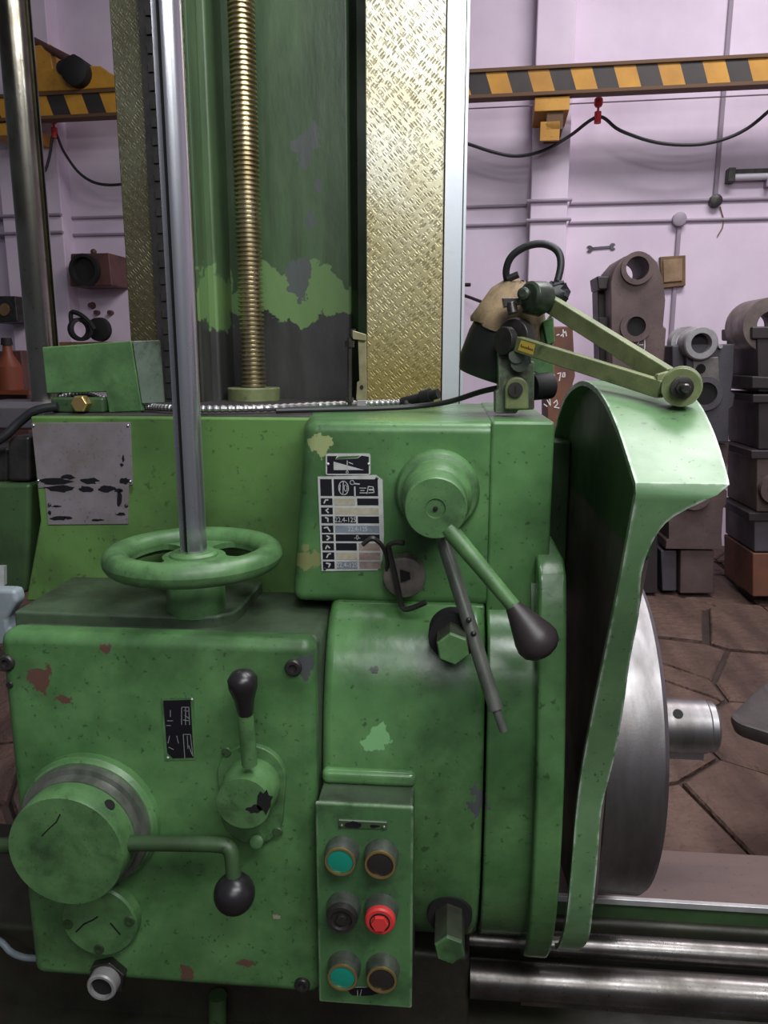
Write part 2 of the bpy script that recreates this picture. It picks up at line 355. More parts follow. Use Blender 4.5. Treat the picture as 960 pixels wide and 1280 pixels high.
def stripes():
    t = NT('hazard_stripes'); p = t.pos(); sx = t.n('ShaderNodeSeparateXYZ'); t.link(p, sx.inputs[0])
    u = t.math('ADD', sx.outputs[0], t.math('MULTIPLY', sx.outputs[2], .34)); fr = t.math('FRACT', t.math('DIVIDE', t.math('ADD', u, 50.18), .28))
    n1 = t.noise(p, 4, 6); y = t.mix(t.mr(n1, .35, .65), lin(196, 142, 44), lin(166, 116, 38)); k = t.mix(t.mr(n1, .35, .65), lin(38, 32, 34), lin(56, 46, 42))
    t.val(t.b.inputs['Base Color'], t.mix(t.math('GREATER_THAN', fr, .5), y, k)); t.b.inputs['Roughness'].default_value = .6
    return t.mat
M['stripes'] = stripes()
M['beam_rust'] = plain('beam_rust', lin(92, 64, 40), .7)
M['pvc'] = plain('grey_conduit', lin(150, 136, 150), .5)
M['red'] = plain('red_insulator', lin(190, 44, 52), .5)
M['cloth'] = surf('dirty_tan_cloth', lin(150, 128, 98), lin(110, 92, 70), 30, .8, .05, 0, .6, 60, lin(60, 48, 38), 18, .55, .15, .6)
M['sticker'] = plain('yellow_sticker', lin(204, 168, 70), .5)
M['wood'] = surf('brown_board', lin(120, 92, 62), lin(96, 72, 48), 8, .7, .05, 0, .2, 40)
M['maroon'] = surf('maroon_paint', lin(96, 62, 56), lin(74, 46, 42), 6, .55, .1)
M['orange'] = plain('orange_plastic', lin(118, 58, 34), .5)
M['blue_grey'] = surf('blue_grey_paint', lin(140, 150, 156), lin(112, 122, 128), 10, .5, .1)
# ------------------------------------------------------------------ setting
WY = 6.3
fl = MB().box(-6, 6, -2.5, WY+.2, -.06, 0).build('floor', M['joint']); tag(fl, 'brown stone slab workshop floor', None, kind='structure')
_n0 = set(bpy.data.objects); set_frame(YAW+WALL_TURN)
wb = MB().box(-6, 6, WY, WY+.2, 0, 6.2).build('wall_back', M['wall']); tag(wb, 'pale pink limewashed workshop wall', kind='structure')
wr = MB().box(5.8, 6, -2.5, WY, 0, 6.2).build('wall_right', M['wall']); tag(wr, 'pale pink side wall of the workshop', kind='structure')
def pillar(n, xa, xb):
    a, b = PY(xa, 200, WY-.16).x, PY(xb, 200, WY-.16).x
    o = MB().box(a, b, WY-.16, WY+.01, 0, 6.2).build('trim_%d' % n, M['pillar'], bevel=.01)
    tag(o, 'pale pink wall pillar', kind='structure')
pillar(1, 665, 712); pillar(2, -4, 72)
turn_with_wall(set(bpy.data.objects)-_n0); set_frame(YAW)
# stone slabs: jittered Voronoi cells, each its own stone
rs = random.Random(11); seeds = []
for i in range(-1, 10):
    for j in range(-1, 12):
        seeds.append((.15+i*.50+(.12 if j % 2 else 0)+rs.uniform(-.23, .23), 1.35+j*.50+rs.uniform(-.23, .23)))
for i in range(-10, -1):
    for j in range(-1, 12):
        seeds.append((.15+i*.50+(.12 if j % 2 else 0)+rs.uniform(-.23, .23), 1.35+j*.50+rs.uniform(-.23, .23)))
def clip(poly, px, py, nx, ny):
    out = []
    for k in range(len(poly)):
        a, b = poly[k], poly[(k+1) % len(poly)]
        da = (a[0]-px)*nx+(a[1]-py)*ny; db = (b[0]-px)*nx+(b[1]-py)*ny
        if da <= 0: out.append(a)
        if (da < 0 < db) or (db < 0 < da): t_ = da/(da-db); out.append((a[0]+(b[0]-a[0])*t_, a[1]+(b[1]-a[1])*t_))
    return out
for i, s0 in enumerate(seeds):
    if not (-4.3 < s0[0] < 4.3 and 1.5 < s0[1] < 6.25): continue
    poly = [(s0[0]-.8, s0[1]-.8), (s0[0]+.8, s0[1]-.8), (s0[0]+.8, s0[1]+.8), (s0[0]-.8, s0[1]+.8)]
    gap = rs.choice((.006, .010, .014, .028))
    for k, s1 in enumerate(seeds):
        if k == i: continue
        dx, dy = s1[0]-s0[0], s1[1]-s0[1]; L = math.hypot(dx, dy)
        if L > 1.5: continue
        poly = clip(poly, (s0[0]+s1[0])/2-dx/L*gap, (s0[1]+s1[1])/2-dy/L*gap, dx/L, dy/L)
    poly = clip(poly, 0, WY-.02, math.sin(WALL_TURN), math.cos(WALL_TURN))
    if len(poly) < 3: continue
    h = rs.uniform(.016, .030); n_ = len(poly); tx, ty = rs.uniform(-.012, .012), rs.uniform(-.012, .012)
    lo_ = [(x, y, -.02) for x, y in poly]; md = [(x, y, h-.009+(x-s0[0])*tx+(y-s0[1])*ty) for x, y in poly]
    tp = [(s0[0]+(x-s0[0])*.955, s0[1]+(y-s0[1])*.955, h+(x-s0[0])*tx+(y-s0[1])*ty) for x, y in poly]
    fs = [tuple(range(2*n_, 3*n_))]
    for a in range(2):
        for k in range(n_): k2 = (k+1) % n_; fs.append((a*n_+k, a*n_+k2, (a+1)*n_+k2, (a+1)*n_+k))
    MB().add(lo_+md+tp, fs).build('stone_slab', M['slab'], fl, smooth=0)
# ------------------------------------------------------------------ headstock
HT = ZD(.090)                                     # deck height of the headstock
xl, xr = PY(7, 900, YF).x, PY(393, 900, YF).x
zt, zb = PY(200, 797, YF).z, PY(200, 1232, YF).z
head = thing('headstock', (-.1, 1.15, zb), 'green painted headstock housing of the boring machine, covered in levers and plates', 'machine')
# gear housing and front cover
MB().box(xl+.006, xr+.003, YF+.03, 1.44, zb+.004, zt-.004).build('gear_housing', M['greasy_green'], head, bevel=.012, seg=3)
cv = MB().box(xl, xr, YF, YF+.045, zb, zt).build('gear_cover', M['green_cover'], head, bevel=.016, seg=5)
for (px, py) in ((367, 834), (9, 828), (378, 1230)):
    p = PY(px, py, YF); b = MB(); b.lathe([(0, .011), (.004, .0108), (.006, .009), (.006, .0055), (.002, .005)], p+Vector((0, .001, 0)), (0, -1, 0), 18, 0)
    b.build('socket_screw', M['iron'], cv)
b = MB(); p = PY(12, 856, YF); b.lathe([(0, .005), (.002, .004)], p, (0, -1, 0), 12); b.build('screw', M['iron'], cv)
# platform under the handwheel
pzt = zt+.012
q0, q1 = PY(22, 780, .955), PY(292, 780, .955)
poly = [(q0.x, .948), (q1.x-.05, .948), (q1.x-.02, .955), (q1.x-.004, .975), (q1.x, 1.0), (q1.x, 1.13), (q0.x, 1.13)]
MB().prism(poly, lambda u, v, t: Vector((u, v, t)), zt-.02, pzt).build('wheel_platform', M['greasy_green'], head, bevel=.004, seg=3)
# upper housing with name plates
a = [PY(38, 529, YP), PY(372, 529, YP), PY(372, 748, YP), PY(33, 752, YP)]
xs = [a[0].x, PY(50, 650, YP).x, PY(33, 760, YP).x]
poly = [(xs[0], HT), (PY(400, 600, YP).x, HT), (PY(400, 600, YP).x, zt-.03), (xs[2], zt-.03), (xs[2]+.001, PY(33, 748, YP).z), (xs[1], PY(50, 650, YP).z)]
up = MB().prism(poly, lambda u, v, t: Vector((u, t, v)), YP, 1.44).build('upper_housing', M['green_panel'], head, bevel=.006, seg=3)
# deck (dark, greasy top) reaching back into the column channel
dk = MB().box(xs[0]+.01, PY(690, 600, YB).x-.004, YP+.02, 1.44, HT-.02, HT+.003)
dk.box(PY(250, 505, 1.45).x+.004, PY(436, 505, 1.45).x, 1.44, 1.585, HT-.05, HT+.003)
dk.build('deck', surf('greasy_deck', lin(62, 58, 58), lin(46, 42, 42), 14, .6, .1, .1, .3, 60, lin(30, 26, 24), 8, .55, .15, .6), head, bevel=.003)
# upper front box, drafted left side
def loft(fr, bk, name, mat, bev, seg=4):
    o = MB(); o.hexa(fr, bk); return o.build(name, mat, head, bevel=bev, seg=seg)
f0 = [PY(383, 600, YB).x, PY(366, 752, YB).x, PY(609, 650, YB).x]; fx2 = f0[2]+.016
zbx = PY(500, 757, YB).z; HTb = HT+.004
bx = loft([Vector((f0[0], YB, HTb)), Vector((fx2, YB, HTb)), Vector((fx2, YB, zbx)), Vector((f0[1], YB, zbx))],
          [Vector((f0[0]-.075, 1.43, HTb)), Vector((fx2, 1.43, HTb)), Vector((fx2, 1.43, zbx)), Vector((f0[1]-.06, 1.43, zbx))], 'spindle_box', M['green_upper'], .016, 5)
sx0, sx1 = f0[2]+.0015, PY(691, 600, YB-.004).x
MB().box(sx0, sx1, YB-.004, 1.43, ZD(.60), HTb+.002).build('end_plate', M['green_upper'], head, bevel=.005, seg=3)
# ledge between box and drum
MB().box(xr+.012, f0[2], YB-.003, 1.2, zbx-.03, zbx+.004).build('ledge', M['green_upper'], head, bevel=.004)
# drum (spindle sleeve housing)
DP = [(1.10, .325), (1.04, .332), (1.005, .345), (.976, .370), (.955, .405), (.939, .45), (.928, .51), (.922, .58), (.922, .65), (.928, .71), (.94, .75), (.962, .80), (1.0, .842), (1.06, .87), (1.3, .88), (1.3, .325)]
DPs = [tuple(v)[:2] for v in catmull([(p[0], p[1], 0) for p in DP[:14]], 3)]+DP[14:]
xd0, xseam = xr+.003, PY(608, 900, .926).x
MB().yzprism(DPs, xd0, xseam-.0012).build('spindle_drum', M['green_drum'], head, bevel=.014, seg=5, bang=60)
MB().yzprism([(p[0]+.004 if p[0] < 1.2 else p[0], p[1]) for p in DPs], xseam+.0012, xseam+.075).build('drum_flange', M['green_drum'], head, bevel=.004, bang=60)
# ring plate in front of the faceplate
RP = [(1.16, .262), (1.0, .262), (.972, .276), (.948, .34), (.922, .44), (.905, .54), (.902, .64), (.912, .73), (.938, .80), (.985, .86), (1.06, .884), (1.2, .890), (1.3, .888), (1.3, .262)]
RPs = RP[:2]+[tuple(v)[:2] for v in catmull([(p[0], p[1], 0) for p in RP[2:12]], 4)]+RP[12:]
rx0, rx1 = PY(674, 900, .903).x, PY(709, 930, .903).x
MB().yzprism(RPs, rx0, rx1).build('ring_plate', M['green_drum'], head, bevel=.005, seg=3, bang=50)
MB().yzprism([(p[0]+.05 if p[0] < 1.2 else p[0], p[1]*.97+.02) for p in RPs], xseam+.06, rx0+.01).build('ring_neck', M['green_drum'], head, bang=60)
# guard hood over the faceplate: shell rows (Y, drop, left X, right pixel)
GX = .180
rows = [(1.46, .34, GX, .29), (1.43, .22, GX, .29), (1.36, .12, GX, .29), (1.26, .062, GX, .29), (1.13, .036, GX, .29), (1.02, .037, GX, .288), (.93, .053, GX, .286), (.85, .080, GX, .280), (.785, .110, GX, .273), (.760, .122, GX, .269),
        (.756, .132, GX, 'p897'), (.762, .155, GX-.001, 'p843'), (.770, .180, GX-.002, 'p818'), (.783, .22, GX-.003, 'p802'), (.803, .27, .176, 'p799'), (.835, .34, .175, 'p787'), (.868, .42, .173, 'p778'), (.898, .50, .171, 'p766'),
        (.912, .57, .169, 'p752'), (.918, .65, .168, 'p747'), (.926, .73, .167, 'p741'), (.945, .79, .166, 'p736'), (.975, .835, .165, 'p724'), (1.0, .855, .165, 'p708')]
mb = MB(); vs = []; R = []
for (Y, d, x0, x1) in rows:
    if isinstance(x1, str):
        px = float(x1[1:]); yy = 640
        for _ in range(12):                          # pixel column of the right edge at this height
            dd = ray(px, yy); z_ = CAMZ+dd.z*Y/dd.y; yy += (z_-(CAMZ-d))/ (SC(px, yy, Y)*1.04)
        x1 = PY(px, yy, Y).x
    R.append((Y, d, x0, x1))
def subdiv(Q, k):
    A_ = catmull([(q[0], q[1], q[2]) for q in Q], k); B_ = catmull([(q[3], 0, 0) for q in Q], k)
    return [(a.x, a.y, a.z, b.x) for a, b in zip(A_, B_)]
R = subdiv(R[:10], 4)+subdiv(R[10:], 3)
n_ = len(R); th = .007
for i, (Y, d, x0, x1) in enumerate(R):
    a_, b_ = R[max(i-1, 0)], R[min(i+1, n_-1)]; t_ = Vector((b_[0]-a_[0], -(b_[1]-a_[1]))).normalized(); nn = Vector((-t_.y, t_.x))
    if nn.x*(1.2-Y)+nn.y*((CAMZ-.55)-(CAMZ-d)) < 0: nn = -nn
    z = CAMZ-d
    vs += [Vector((x0, Y, z)), Vector((x1, Y, z)), Vector((x1, Y+nn.x*th, z+nn.y*th)), Vector((x0, Y+nn.x*th, z+nn.y*th))]
fs = [(0, 1, 2, 3), tuple(4*(n_-1)+k for k in (3, 2, 1, 0))]
for i in range(n_-1):
    for k in range(4): k2 = (k+1) % 4; fs.append((4*i+k, 4*i+k2, 4*i+4+k2, 4*i+4+k))
hood = mb.add(vs, fs).build('guard_hood', M['green_hood'], head, smooth=38, bevel=.0022, seg=2, bang=50)
hood['label'] = 'green curved guard hood with worn bright edges over the faceplate'
ip = [(r[0]+.012*(1 if r[0] < 1.2 else -1), r[1]+.010) for r in R if r[1] < .20]
ip = [p for p in ip if p[1] < .21]
MB().yzprism([(1.44, .21)]+ip+[(.80, .21)], .200, .206).build('hood_back_plate', M['green_dark'], head)
MB().yzprism([(1.44, .205), (.80, .205), (.85, .34), (.885, .42), (.925, .52), (.94, .62), (.94, .72), (1.0, .82), (1.2, .86), (1.44, .80)], .201, .2085).build('splash_plate', surf('brown_grey_plate', lin(112, 102, 96), lin(88, 78, 74), 8, .55, .1, .1, .15, 60, lin(50, 44, 40), 6, .58), head)
hb = MB().box(.06, GX+.02, 1.30, 1.42, ZD(.40), ZD(.14)).build('hood_bracket', M['green_dark'], head, bevel=.004)
# ---- big dial with crank (axis along Y)
B0 = PY(115, 1022, YF); dc = Vector((B0.x, YF, B0.z))
MB().lathe([(-.002, .096), (.010, .095), (.016, .090)], dc, (0, -1, 0), 56).build('dial_flange', M['green_cover'], head, smooth=30)
MB().lathe([(.014, .088), (.026, .087), (.027, .080), (.040, .078)], dc, (0, -1, 0), 56).build('dial_ring', M['lever_steel'], head, smooth=30)
dk_ = MB().lathe([(.034, .0765), (.070, .0760), (.074, .0745), (.0745, .02)], dc, (0, -1, 0), 56).build('crank_drum', M['green_knob'], head, smooth=30)
yc = YF-.052
r0, r1, r2, r3 = PY(150, 1054, yc), PY(278, 1055, yc), PY(291, 1068, yc-.004), PY(292, 1096, yc-.008)
MB().tube([r0, PY(210, 1054, yc)]+catmull([PY(262, 1055, yc), PY(280, 1057, yc), PY(289, 1066, yc-.002), r3], 5), .0098, 14).build('crank_arm', M['green_dark'], dk_)
MB().sphere(PY(293, 1117, yc-.010), .0262, 0, 32, 20).build('crank_ball', M['black'], dk_)
MB().tube([PY(26, 1056, yc), PY(-30, 1058, yc)], .0098, 14).build('crank_arm', M['green_dark'], dk_)
pd = PY(150, 1036, YF-.05); MB().lathe([(0, .008), (.002, .007)], Vector((dc.x+.052, YF-.052, dc.z+.0545)), (.69, 0, .72), 14).build('set_screw', M['black_matt'], dk_)
st_ = MB(); stroke(st_, [(52, 1045), (62, 1035), (70, 1028), (75, 1018)], 1.6, YF-.0750); st_.build('scratch', M['black_matt'], dk_, smooth=0)
# lower round cap
p = PY(130, 1142, YF); lc = MB().lathe([(-.002, .054), (.014, .0535), (.017, .051), (.017, .01)], Vector((p.x, YF, p.z)), (0, -1, 0), 44).build('round_cap', M['green_knob'], head, smooth=30)
for px, py in ((162, 1151), (85, 1155), (124, 1186)):
    p = PY(px, py, YF-.017); MB().lathe([(0, .0075), (.002, .007), (.002, .004), (.0005, .0038)], p, (0, -1, 0), 14).build('screw', M['green_dark'], lc)
st_ = MB(); stroke(st_, [(95, 1165), (105, 1155), (116, 1150), (122, 1146)], 2, YF-.0176); stroke(st_, [(138, 1154), (150, 1168)], 2, YF-.0176); st_.build('scratch', M['black_matt'], lc, smooth=0)
# oil drain fitting
p = PY(137, 1216, YF); fo = Vector((p.x, YF, p.z))
ft = MB().lathe([(-.002, .028), (.012, .028)], fo, (0, -1, 0), 6, ph=.3).build('drain_nut', M['steel_dark'], head, smooth=25, bevel=.002)
MB().lathe([(.010, .0215), (.026, .021), (.028, .019), (.028, .0155), (.006, .0155), (.0055, .001)], fo, (0, -1, 0), 30).build('drain_pipe', [M['cast_bright'], M['hole']], ft, smooth=30)
MB().lathe([(.022, .0154), (.0225, .0150)], fo, (0, -1, 0), 24).build('bore_shade', M['hole'], ft)  # dark disc near the pipe mouth, standing in for the shade inside
# ---- small shift lever on oval flange
p = PY(317, 990, YF); k = SC(317, 990, YF)
sl = [(p.x+u*k, p.z-v*k) for u, v in (ell(0, -24, 43, 43, 20, 180, 360)+ell(-2, 26, 40, 43, 20, 0, 180))]
of = MB().prism(sl, lambda u, v, t: Vector((u, t, v)), YF-.008, YF+.002).build('oval_flange', M['green_knob'], head, bevel=.002)
hp = PY(318, 975, YF); hc = Vector((hp.x, YF, hp.z)); hub = MB().lathe([(.004, .037), (.030, .036), (.036, .0345), (.055, .034), (.0555, .02)], hc, (0, -1, 0), 36).build('lever_hub', M['green_knob'], head, smooth=30)
ly = YF-.042
MB().tube([PY(312, 955, ly), PY(306, 885, ly-.006)], .0098, 16).build('lever_rod', M['green_knob'], hub)
ka, kb = PY(307, 892, ly-.006), PY(302, 838, ly-.012); ax = kb-ka; L = ax.length
MB().lathe([(0, .0095), (L*.35, .0125), (L*.62, .0175), (L*.80, .0180), (L*.92, .0135), (L*.985, .006), (L, .001)], ka, ax, 26).build('lever_knob', M['black'], hub, smooth=60)
MB().lathe([(0, .009), (.02, .009), (.021, .007)], PY(325, 1048, YF-.006), (0, -.9, .35), 12).build('stop_pin', M['green_knob'], hub)
o_ = MB(); o_.pxprism(blob(331, 1002, 9, 14, 3, 14, .35), YF-.0562, YF-.0550); o_.pxprism(blob(318, 1012, 10, 5, 9, 12, .35), YF-.0562, YF-.0550); o_.build('chipped_patch', M['black_matt'], hub, smooth=0)
for px, py in ((283, 940), (347, 1040)):
    MB().lathe([(0, .007), (.002, .006)], PY(px, py, YF-.008), (0, -1, 0), 12).build('screw', M['green_dark'], of)
# ---- black diagram plate on the cover
bp = MB(); decal(bp, [(201, 873), (242, 872), (245, 950), (206, 951)], YF-.0012, 0, .0014); bpo = bp.build('diagram_plate', M['green_knob'], head)
bp = MB(); decal(bp, [(204, 876), (238, 875), (242, 947), (216, 948), (209, 941)], YF-.0018, 0, .0008); bpp = bp.build('printed_face', M['print_black'], bpo)
bp = MB(); Yd = YF-.0020
for pts in ([(213, 888), (213, 896)], [(209, 901), (216, 901)], [(208, 907), (213, 907)], [(227, 884), (227, 906)], [(227, 884), (236, 884), (237, 906)], [(230, 888), (235, 889)], [(231, 894), (236, 898)], [(229, 900), (237, 901)], [(232, 884), (232, 906)],
            [(212, 920), (210, 929)], [(221, 920), (223, 929)], [(211, 934), (217, 937)], [(229, 918), (231, 948)], [(229, 918), (238, 918)], [(234, 920), (235, 936)], [(238, 918), (241, 945)], [(236, 932), (240, 943)]):
    stroke(bp, pts, .9, Yd)
bp.build('lettering', plain('dim_print', lin(130, 135, 132), .5), bpo, smooth=0)
for px, py in ((240, 874), (210, 947)): MB().sphere(PY(px, py, YF-.001), .0018, n=10, m=6).build('rivet', M['print_white'], bpo)
# ---- control box with push buttons
YC = .872
c0, c1 = PY(396, 1130, YC), PY(516, 1130, YC); ct, cb_ = PY(455, 1006, YC).z, PY(455, 1257, YC).z
cbx = MB().box(c0.x+.002, c1.x-.001, YC+.004, .99, cb_+.004, ct-.001).build('control_box', M['greasy_green'], head, bevel=.004)
cbx['label'] = 'green control box with six push buttons'
fp = MB().box(c0.x, c1.x, YC, YC+.006, cb_, ct).build('face_plate', M['green_box'], cbx, bevel=.003)
zr = PY(455, 958, .93).z
MB().box(c0.x+.001, c1.x+.001, .915, .98, ct-.002, zr).build('shoulder', M['green_drum'], head, bevel=.009, seg=4)
def button(px, py, cap, kind):
    f_ = PY(px, py, YC-.022); o = Vector((f_.x, YC, f_.z)); m = MB(); k = 36
    m.lathe([(0, .0225), (.004, .0220), (.014, .0205), (.019, .0195)], o, (0, -1, 0), k, 0)
    if kind == 'brass': m.ring(.0192, .0168, .0030, o+Vector((0, -.019, 0)), (0, -1, 0), k, 1)
    if kind == 'selector': m.lathe([(.018, .0205), (.026, .0185), (.026, .014), (.022, .012), (.022, .007), (.027, .0062), (.027, .001)], o, (0, -1, 0), k, 2)
    elif kind == 'hex':
        m.lathe([(.017, .0198), (.023, .0192), (.025, .0170), (.025, .012)], o, (0, -1, 0), k, 2); m.ring(.0132, .0115, .0015, o+Vector((0, -.0245, 0)), (0, -1, 0), 24, 3); m.lathe([(.024, .0112), (.030, .0105), (.030, .001)], o, (0, -1, 0), 6, 2)
    else: m.lathe([(.018, .0168), (.0200, .0164), (.0205, .0150), (.0200, .001)], o, (0, -1, 0), k, 2)
    ob = m.build('push_button', [M['bezel'], M['brass'], M[cap], M['black_matt']], cbx, smooth=30)
    ob['label'] = {'cap_green': 'green push button', 'cap_red': 'red hexagonal stop button', 'cap_black': 'black push button' if kind != 'selector' else 'black selector switch'}[cap]
for a_ in ((425, 1078, 'cap_green', 'brass'), (475, 1082, 'cap_black', 'brass'), (427, 1148, 'cap_black', 'selector'), (475, 1151, 'cap_red', 'hex'), (428, 1223, 'cap_green', 'brass'), (477, 1226, 'cap_black', 'brass')): button(*a_)
tp = MB(); tp.pxprism([(423, 1024), (484, 1027), (484, 1037), (423, 1035)], YC-.002, YC+.001); tpo = tp.build('tag_plate', M['green_dark'], cbx, bevel=.0006)
for bl, yy, tt in ((blob(441, 1031, 10, 4, 5, 12, .3), YC-.0026, .0008), (blob(468, 1033, 6, 1.6, 6, 10, .3), YC-.0026, .0008), (blob(455, 1240, 24, 5, 8, 16, .25), YC-.0008, .0016)):
    tp = MB(); tp.pxprism(bl, yy, yy+tt); tp.build('black_residue', M['print_black'], cbx, smooth=0)
M['dim2'] = plain('dim_print2', lin(150, 158, 145), .5)
for pts, wd, yy in (([(424, 1025), (483, 1028)], 1.6, YC-.0024), ([(444, 1234), (458, 1234)], 1, YC-.0012), ([(447, 1238), (447, 1245)], .9, YC-.0012), ([(452, 1237), (450, 1245)], .9, YC-.0012)):
    tp = MB(); stroke(tp, pts, wd, yy); tp.build('tag_mark', M['dim2'], cbx, smooth=0)
for px, py in ((427, 1032), (480, 1034)): MB().sphere(PY(px, py, YC-.002), .0028, n=10, m=6).build('rivet', M['bezel'], cbx)
# ---- hex studs of the clamp screws
for (px, py, Yf, ln, nm) in ((566, 812, .885, .10, 'upper'), (562, 1189, .868, .13, 'lower')):
    p = PY(px, py, Yf); m = MB().lathe([(0, .0195), (.0035, .0215)], p, (0, 1, 0), 6, 0, ph=.35).lathe([(.0034, .0215), (ln, .0215)], p, (0, 1, 0), 6, 1, ph=.35); m.build('hex_stud', [M['green_knob'], M['stud_side']], head, smooth=25, bevel=.001)
    q = Vector((p.x, .95 if nm == 'upper' else .955, p.z)); MB().lathe([(0, .030), (.002, .031), (.03, .031)], q+Vector((0, -.0245, 0)), (0, 1, 0), 30).build('stud_socket', M['hole'], head)
# ---- main speed selector hub with two levers
b0 = PY(547, 613, YB); sc_ = Vector((b0.x, YB, b0.z))
sh = MB().lathe([(-.002, .056), (.012, .056), (.020, .052), (.022, .046), (.060, .044), (.068, .040), (.070, .0385), (.124, .0375), (.126, .036), (.126, .012), (.124, .011), (.124, .001)], sc_, (0, -1, 0), 48).build('selector_hub', M['green_knob'], head, smooth=30)
MB().lathe([(.1265, .003), (.1268, .0025)], sc_, (0, -1, 0), 10).build('centre_hole', M['hole'], sh)
y1 = .902
A, Bp = PY(560, 660, y1), PY(648, 765, .872); MB().tube([A, A+(Bp-A)*.5, Bp], [.0112, .0095, .0088], 16).build('lever_rod', M['green_knob'], sh)
K0, K1 = PY(641, 757, .874), PY(684, 820, .862); ax = K1-K0; L = ax.length
MB().lathe([(0, .0095), (L*.12, .0125), (L*.35, .0185), (L*.58, .0245), (L*.72, .0262), (L*.85, .0235), (L*.94, .0165), (L*.99, .007), (L, .001)], K0, ax, 30).build('lever_knob', surf('brown_black_plastic', lin(58, 50, 52), lin(50, 43, 45), 30, .4, .05, 0, 0), sh, smooth=60)
A, Bp, C_ = PY(553, 672, .945), PY(620, 887, .885), PY(630, 914, .880)
lv = MB().tube([A, A+(Bp-A)*.5, Bp], [.0092, .0092, .0092], 18).build('bare_lever', M['lever_steel'], sh)
MB().tube([Bp-(Bp-A)*.01, C_], .0055, 14).build('threaded_end', M['lever_steel'], sh)
for px, py in ((586, 775), (592, 792)): MB().sphere(PY(px, py, .902), .0036, n=12, m=8).build('lever_screw', M['iron'], sh)
# ---- lock knob with slot below the plate
p = PY(505, 722, YB-.022); kn = MB().lathe([(0, .006), (0, .012), (-.002, .020), (0, .0275), (.004, .0292), (.024, .0285)], p, (0, 1, 0), 36).build('lock_knob', M['knob_steel'], head, smooth=30)
m = MB(); m.pxprism([(500, 712), (512, 716), (513, 724), (501, 728)], YB-.0245, YB-.021); m.build('key_slot', M['hole'], kn)
# ---- plates on the upper box
Yq = YB-.0016
m = MB(); decal(m, [(397, 596), (470, 594), (478, 600), (480, 668), (478, 700), (472, 713), (402, 714)], Yq, 0, .0018); spl = m.build('speed_plate', M['print_white'], head); spl['label'] = 'white and black speed selection table plate'
sk = lambda x, y: (x+(y-655)*.035, y+(x-436)*.004)
def cell(mb, x0, y0, x1, y1, mi): mb.pxprism([sk(x0, y0), sk(x1, y0), sk(x1, y1), sk(x0, y1)], Yq-.0004, Yq+.0002, mi)
ys = [(599, 620), (623, 631.5), (634.5, 643), (645.5, 654), (657, 666), (668, 676.5), (679, 688), (690.5, 699.5), (702, 711)]
m = MB()
for y0, y1 in ys: cell(m, 402, y0, 416.5, y1, 0)
cell(m, 419, ys[0][0], 474, ys[0][1], 0)
for r, c, mi in ((1, 1, 1), (1, 2, 0), (2, 0, 1), (3, 1, 0), (3, 2, 0), (4, 0, 2), (5, 0, 0), (6, 1, 0), (6, 2, 3), (7, 1, 1), (7, 2, 3), (8, 1, 2), (8, 2, 3)):
    x0, x1 = {0: (419, 474), 1: (419, 445), 2: (447.5, 474)}[c]; cell(m, x0, ys[r][0], x1, ys[r][1], mi)
m.build('table_cells', [M['print_black'], M['print_tan'], M['print_blue'], M['print_pink']], spl, smooth=0)
m = MB(); Yt = Yq-.0006; W = M['print_white']
def ptxt(mb, txt, px, py, hpx, mi=0): text_mesh(mb, txt, lambda u, v: PY(*sk(px+u*.86, py-v), Yt), hpx, mi)
ptxt(m, '22,4-125', 432, 650, 6.2); ptxt(m, '22,4-125', 447, 661.5, 5.6); ptxt(m, '-0-', 446, 672, 5.8); ptxt(m, '22,4-125', 432, 706.5, 6.2)
stroke(m, [sk(*q) for q in ell(431, 610, 6, 8.5)]+[sk(437, 610)], 1.1, Yt)
stroke(m, [sk(431, 602), sk(430, 618)], 1, Yt); stroke(m, [sk(*q) for q in ell(433.5, 610, 1.8, 4, 12)]+[sk(435.3, 610)], .9, Yt); stroke(m, [sk(427, 606), sk(426, 614)], 1, Yt)
stroke(m, [sk(*q) for q in ell(442, 603, 2.6, 2.6, 12)]+[sk(444.6, 603)], 1, Yt); stroke(m, [sk(445, 604.5), sk(451, 605)], 1.6, Yt); stroke(m, [sk(445, 608.5), sk(445, 620)], 1.8, Yt)
stroke(m, [sk(451, 610), sk(459, 610)], .9, Yt); stroke(m, [sk(452, 613), sk(457, 613)], .9, Yt); stroke(m, [sk(451, 616), sk(460, 616)], .9, Yt)
stroke(m, [sk(460, 617), sk(462, 608), sk(468, 608.5), sk(469, 615.5), sk(462, 616)], 1, Yt); stroke(m, [sk(463, 612), sk(468, 612)], 1.8, Yt)
ic = [[(406, 629), (408, 625), (411, 625)], [(411, 636), (408, 638), (411, 641)], [(407, 647), (410, 648), (410, 652)], [(405, 660), (409, 659), (412, 664)], [(408, 670), (412, 672), (408, 675)], [(406, 686), (408, 682), (411, 685)], [(407, 697), (409, 693), (412, 692)], [(406, 704), (411, 705), (409, 709)]]
for q in ic: stroke(m, [sk(*z) for z in q], 1.7, Yt)
m.build('lettering', W, spl, smooth=0)
for px, py in ((473, 598), (404, 711)):
    q = sk(px, py); r_ = MB().sphere(PY(q[0], q[1], Yq-.0005), .0022, n=10, m=6).build('rivet', M['iron'], spl)
m = MB(); decal(m, rrect(407, 567, 463, 594, 3), Yq, 0, .0018); wpl = m.build('wedge_plate', M['print_white'], head)
m = MB(); decal(m, [(409, 570), (421, 570), (419, 574.5), (447, 573), (452, 569.5), (461, 571), (461, 592), (409, 592)], Yq-.0004, 0, .0006); m.build('printed_face', M['print_black'], wpl)
m = MB(); m.add([PY(*q, Yt) for q in ((417, 577), (455, 587.5), (417, 587.5))], [(0, 1, 2)]); stroke(m, [(434, 576), (434, 588)], 1, Yt); stroke(m, [(436, 578), (441, 580)], 1, Yt)
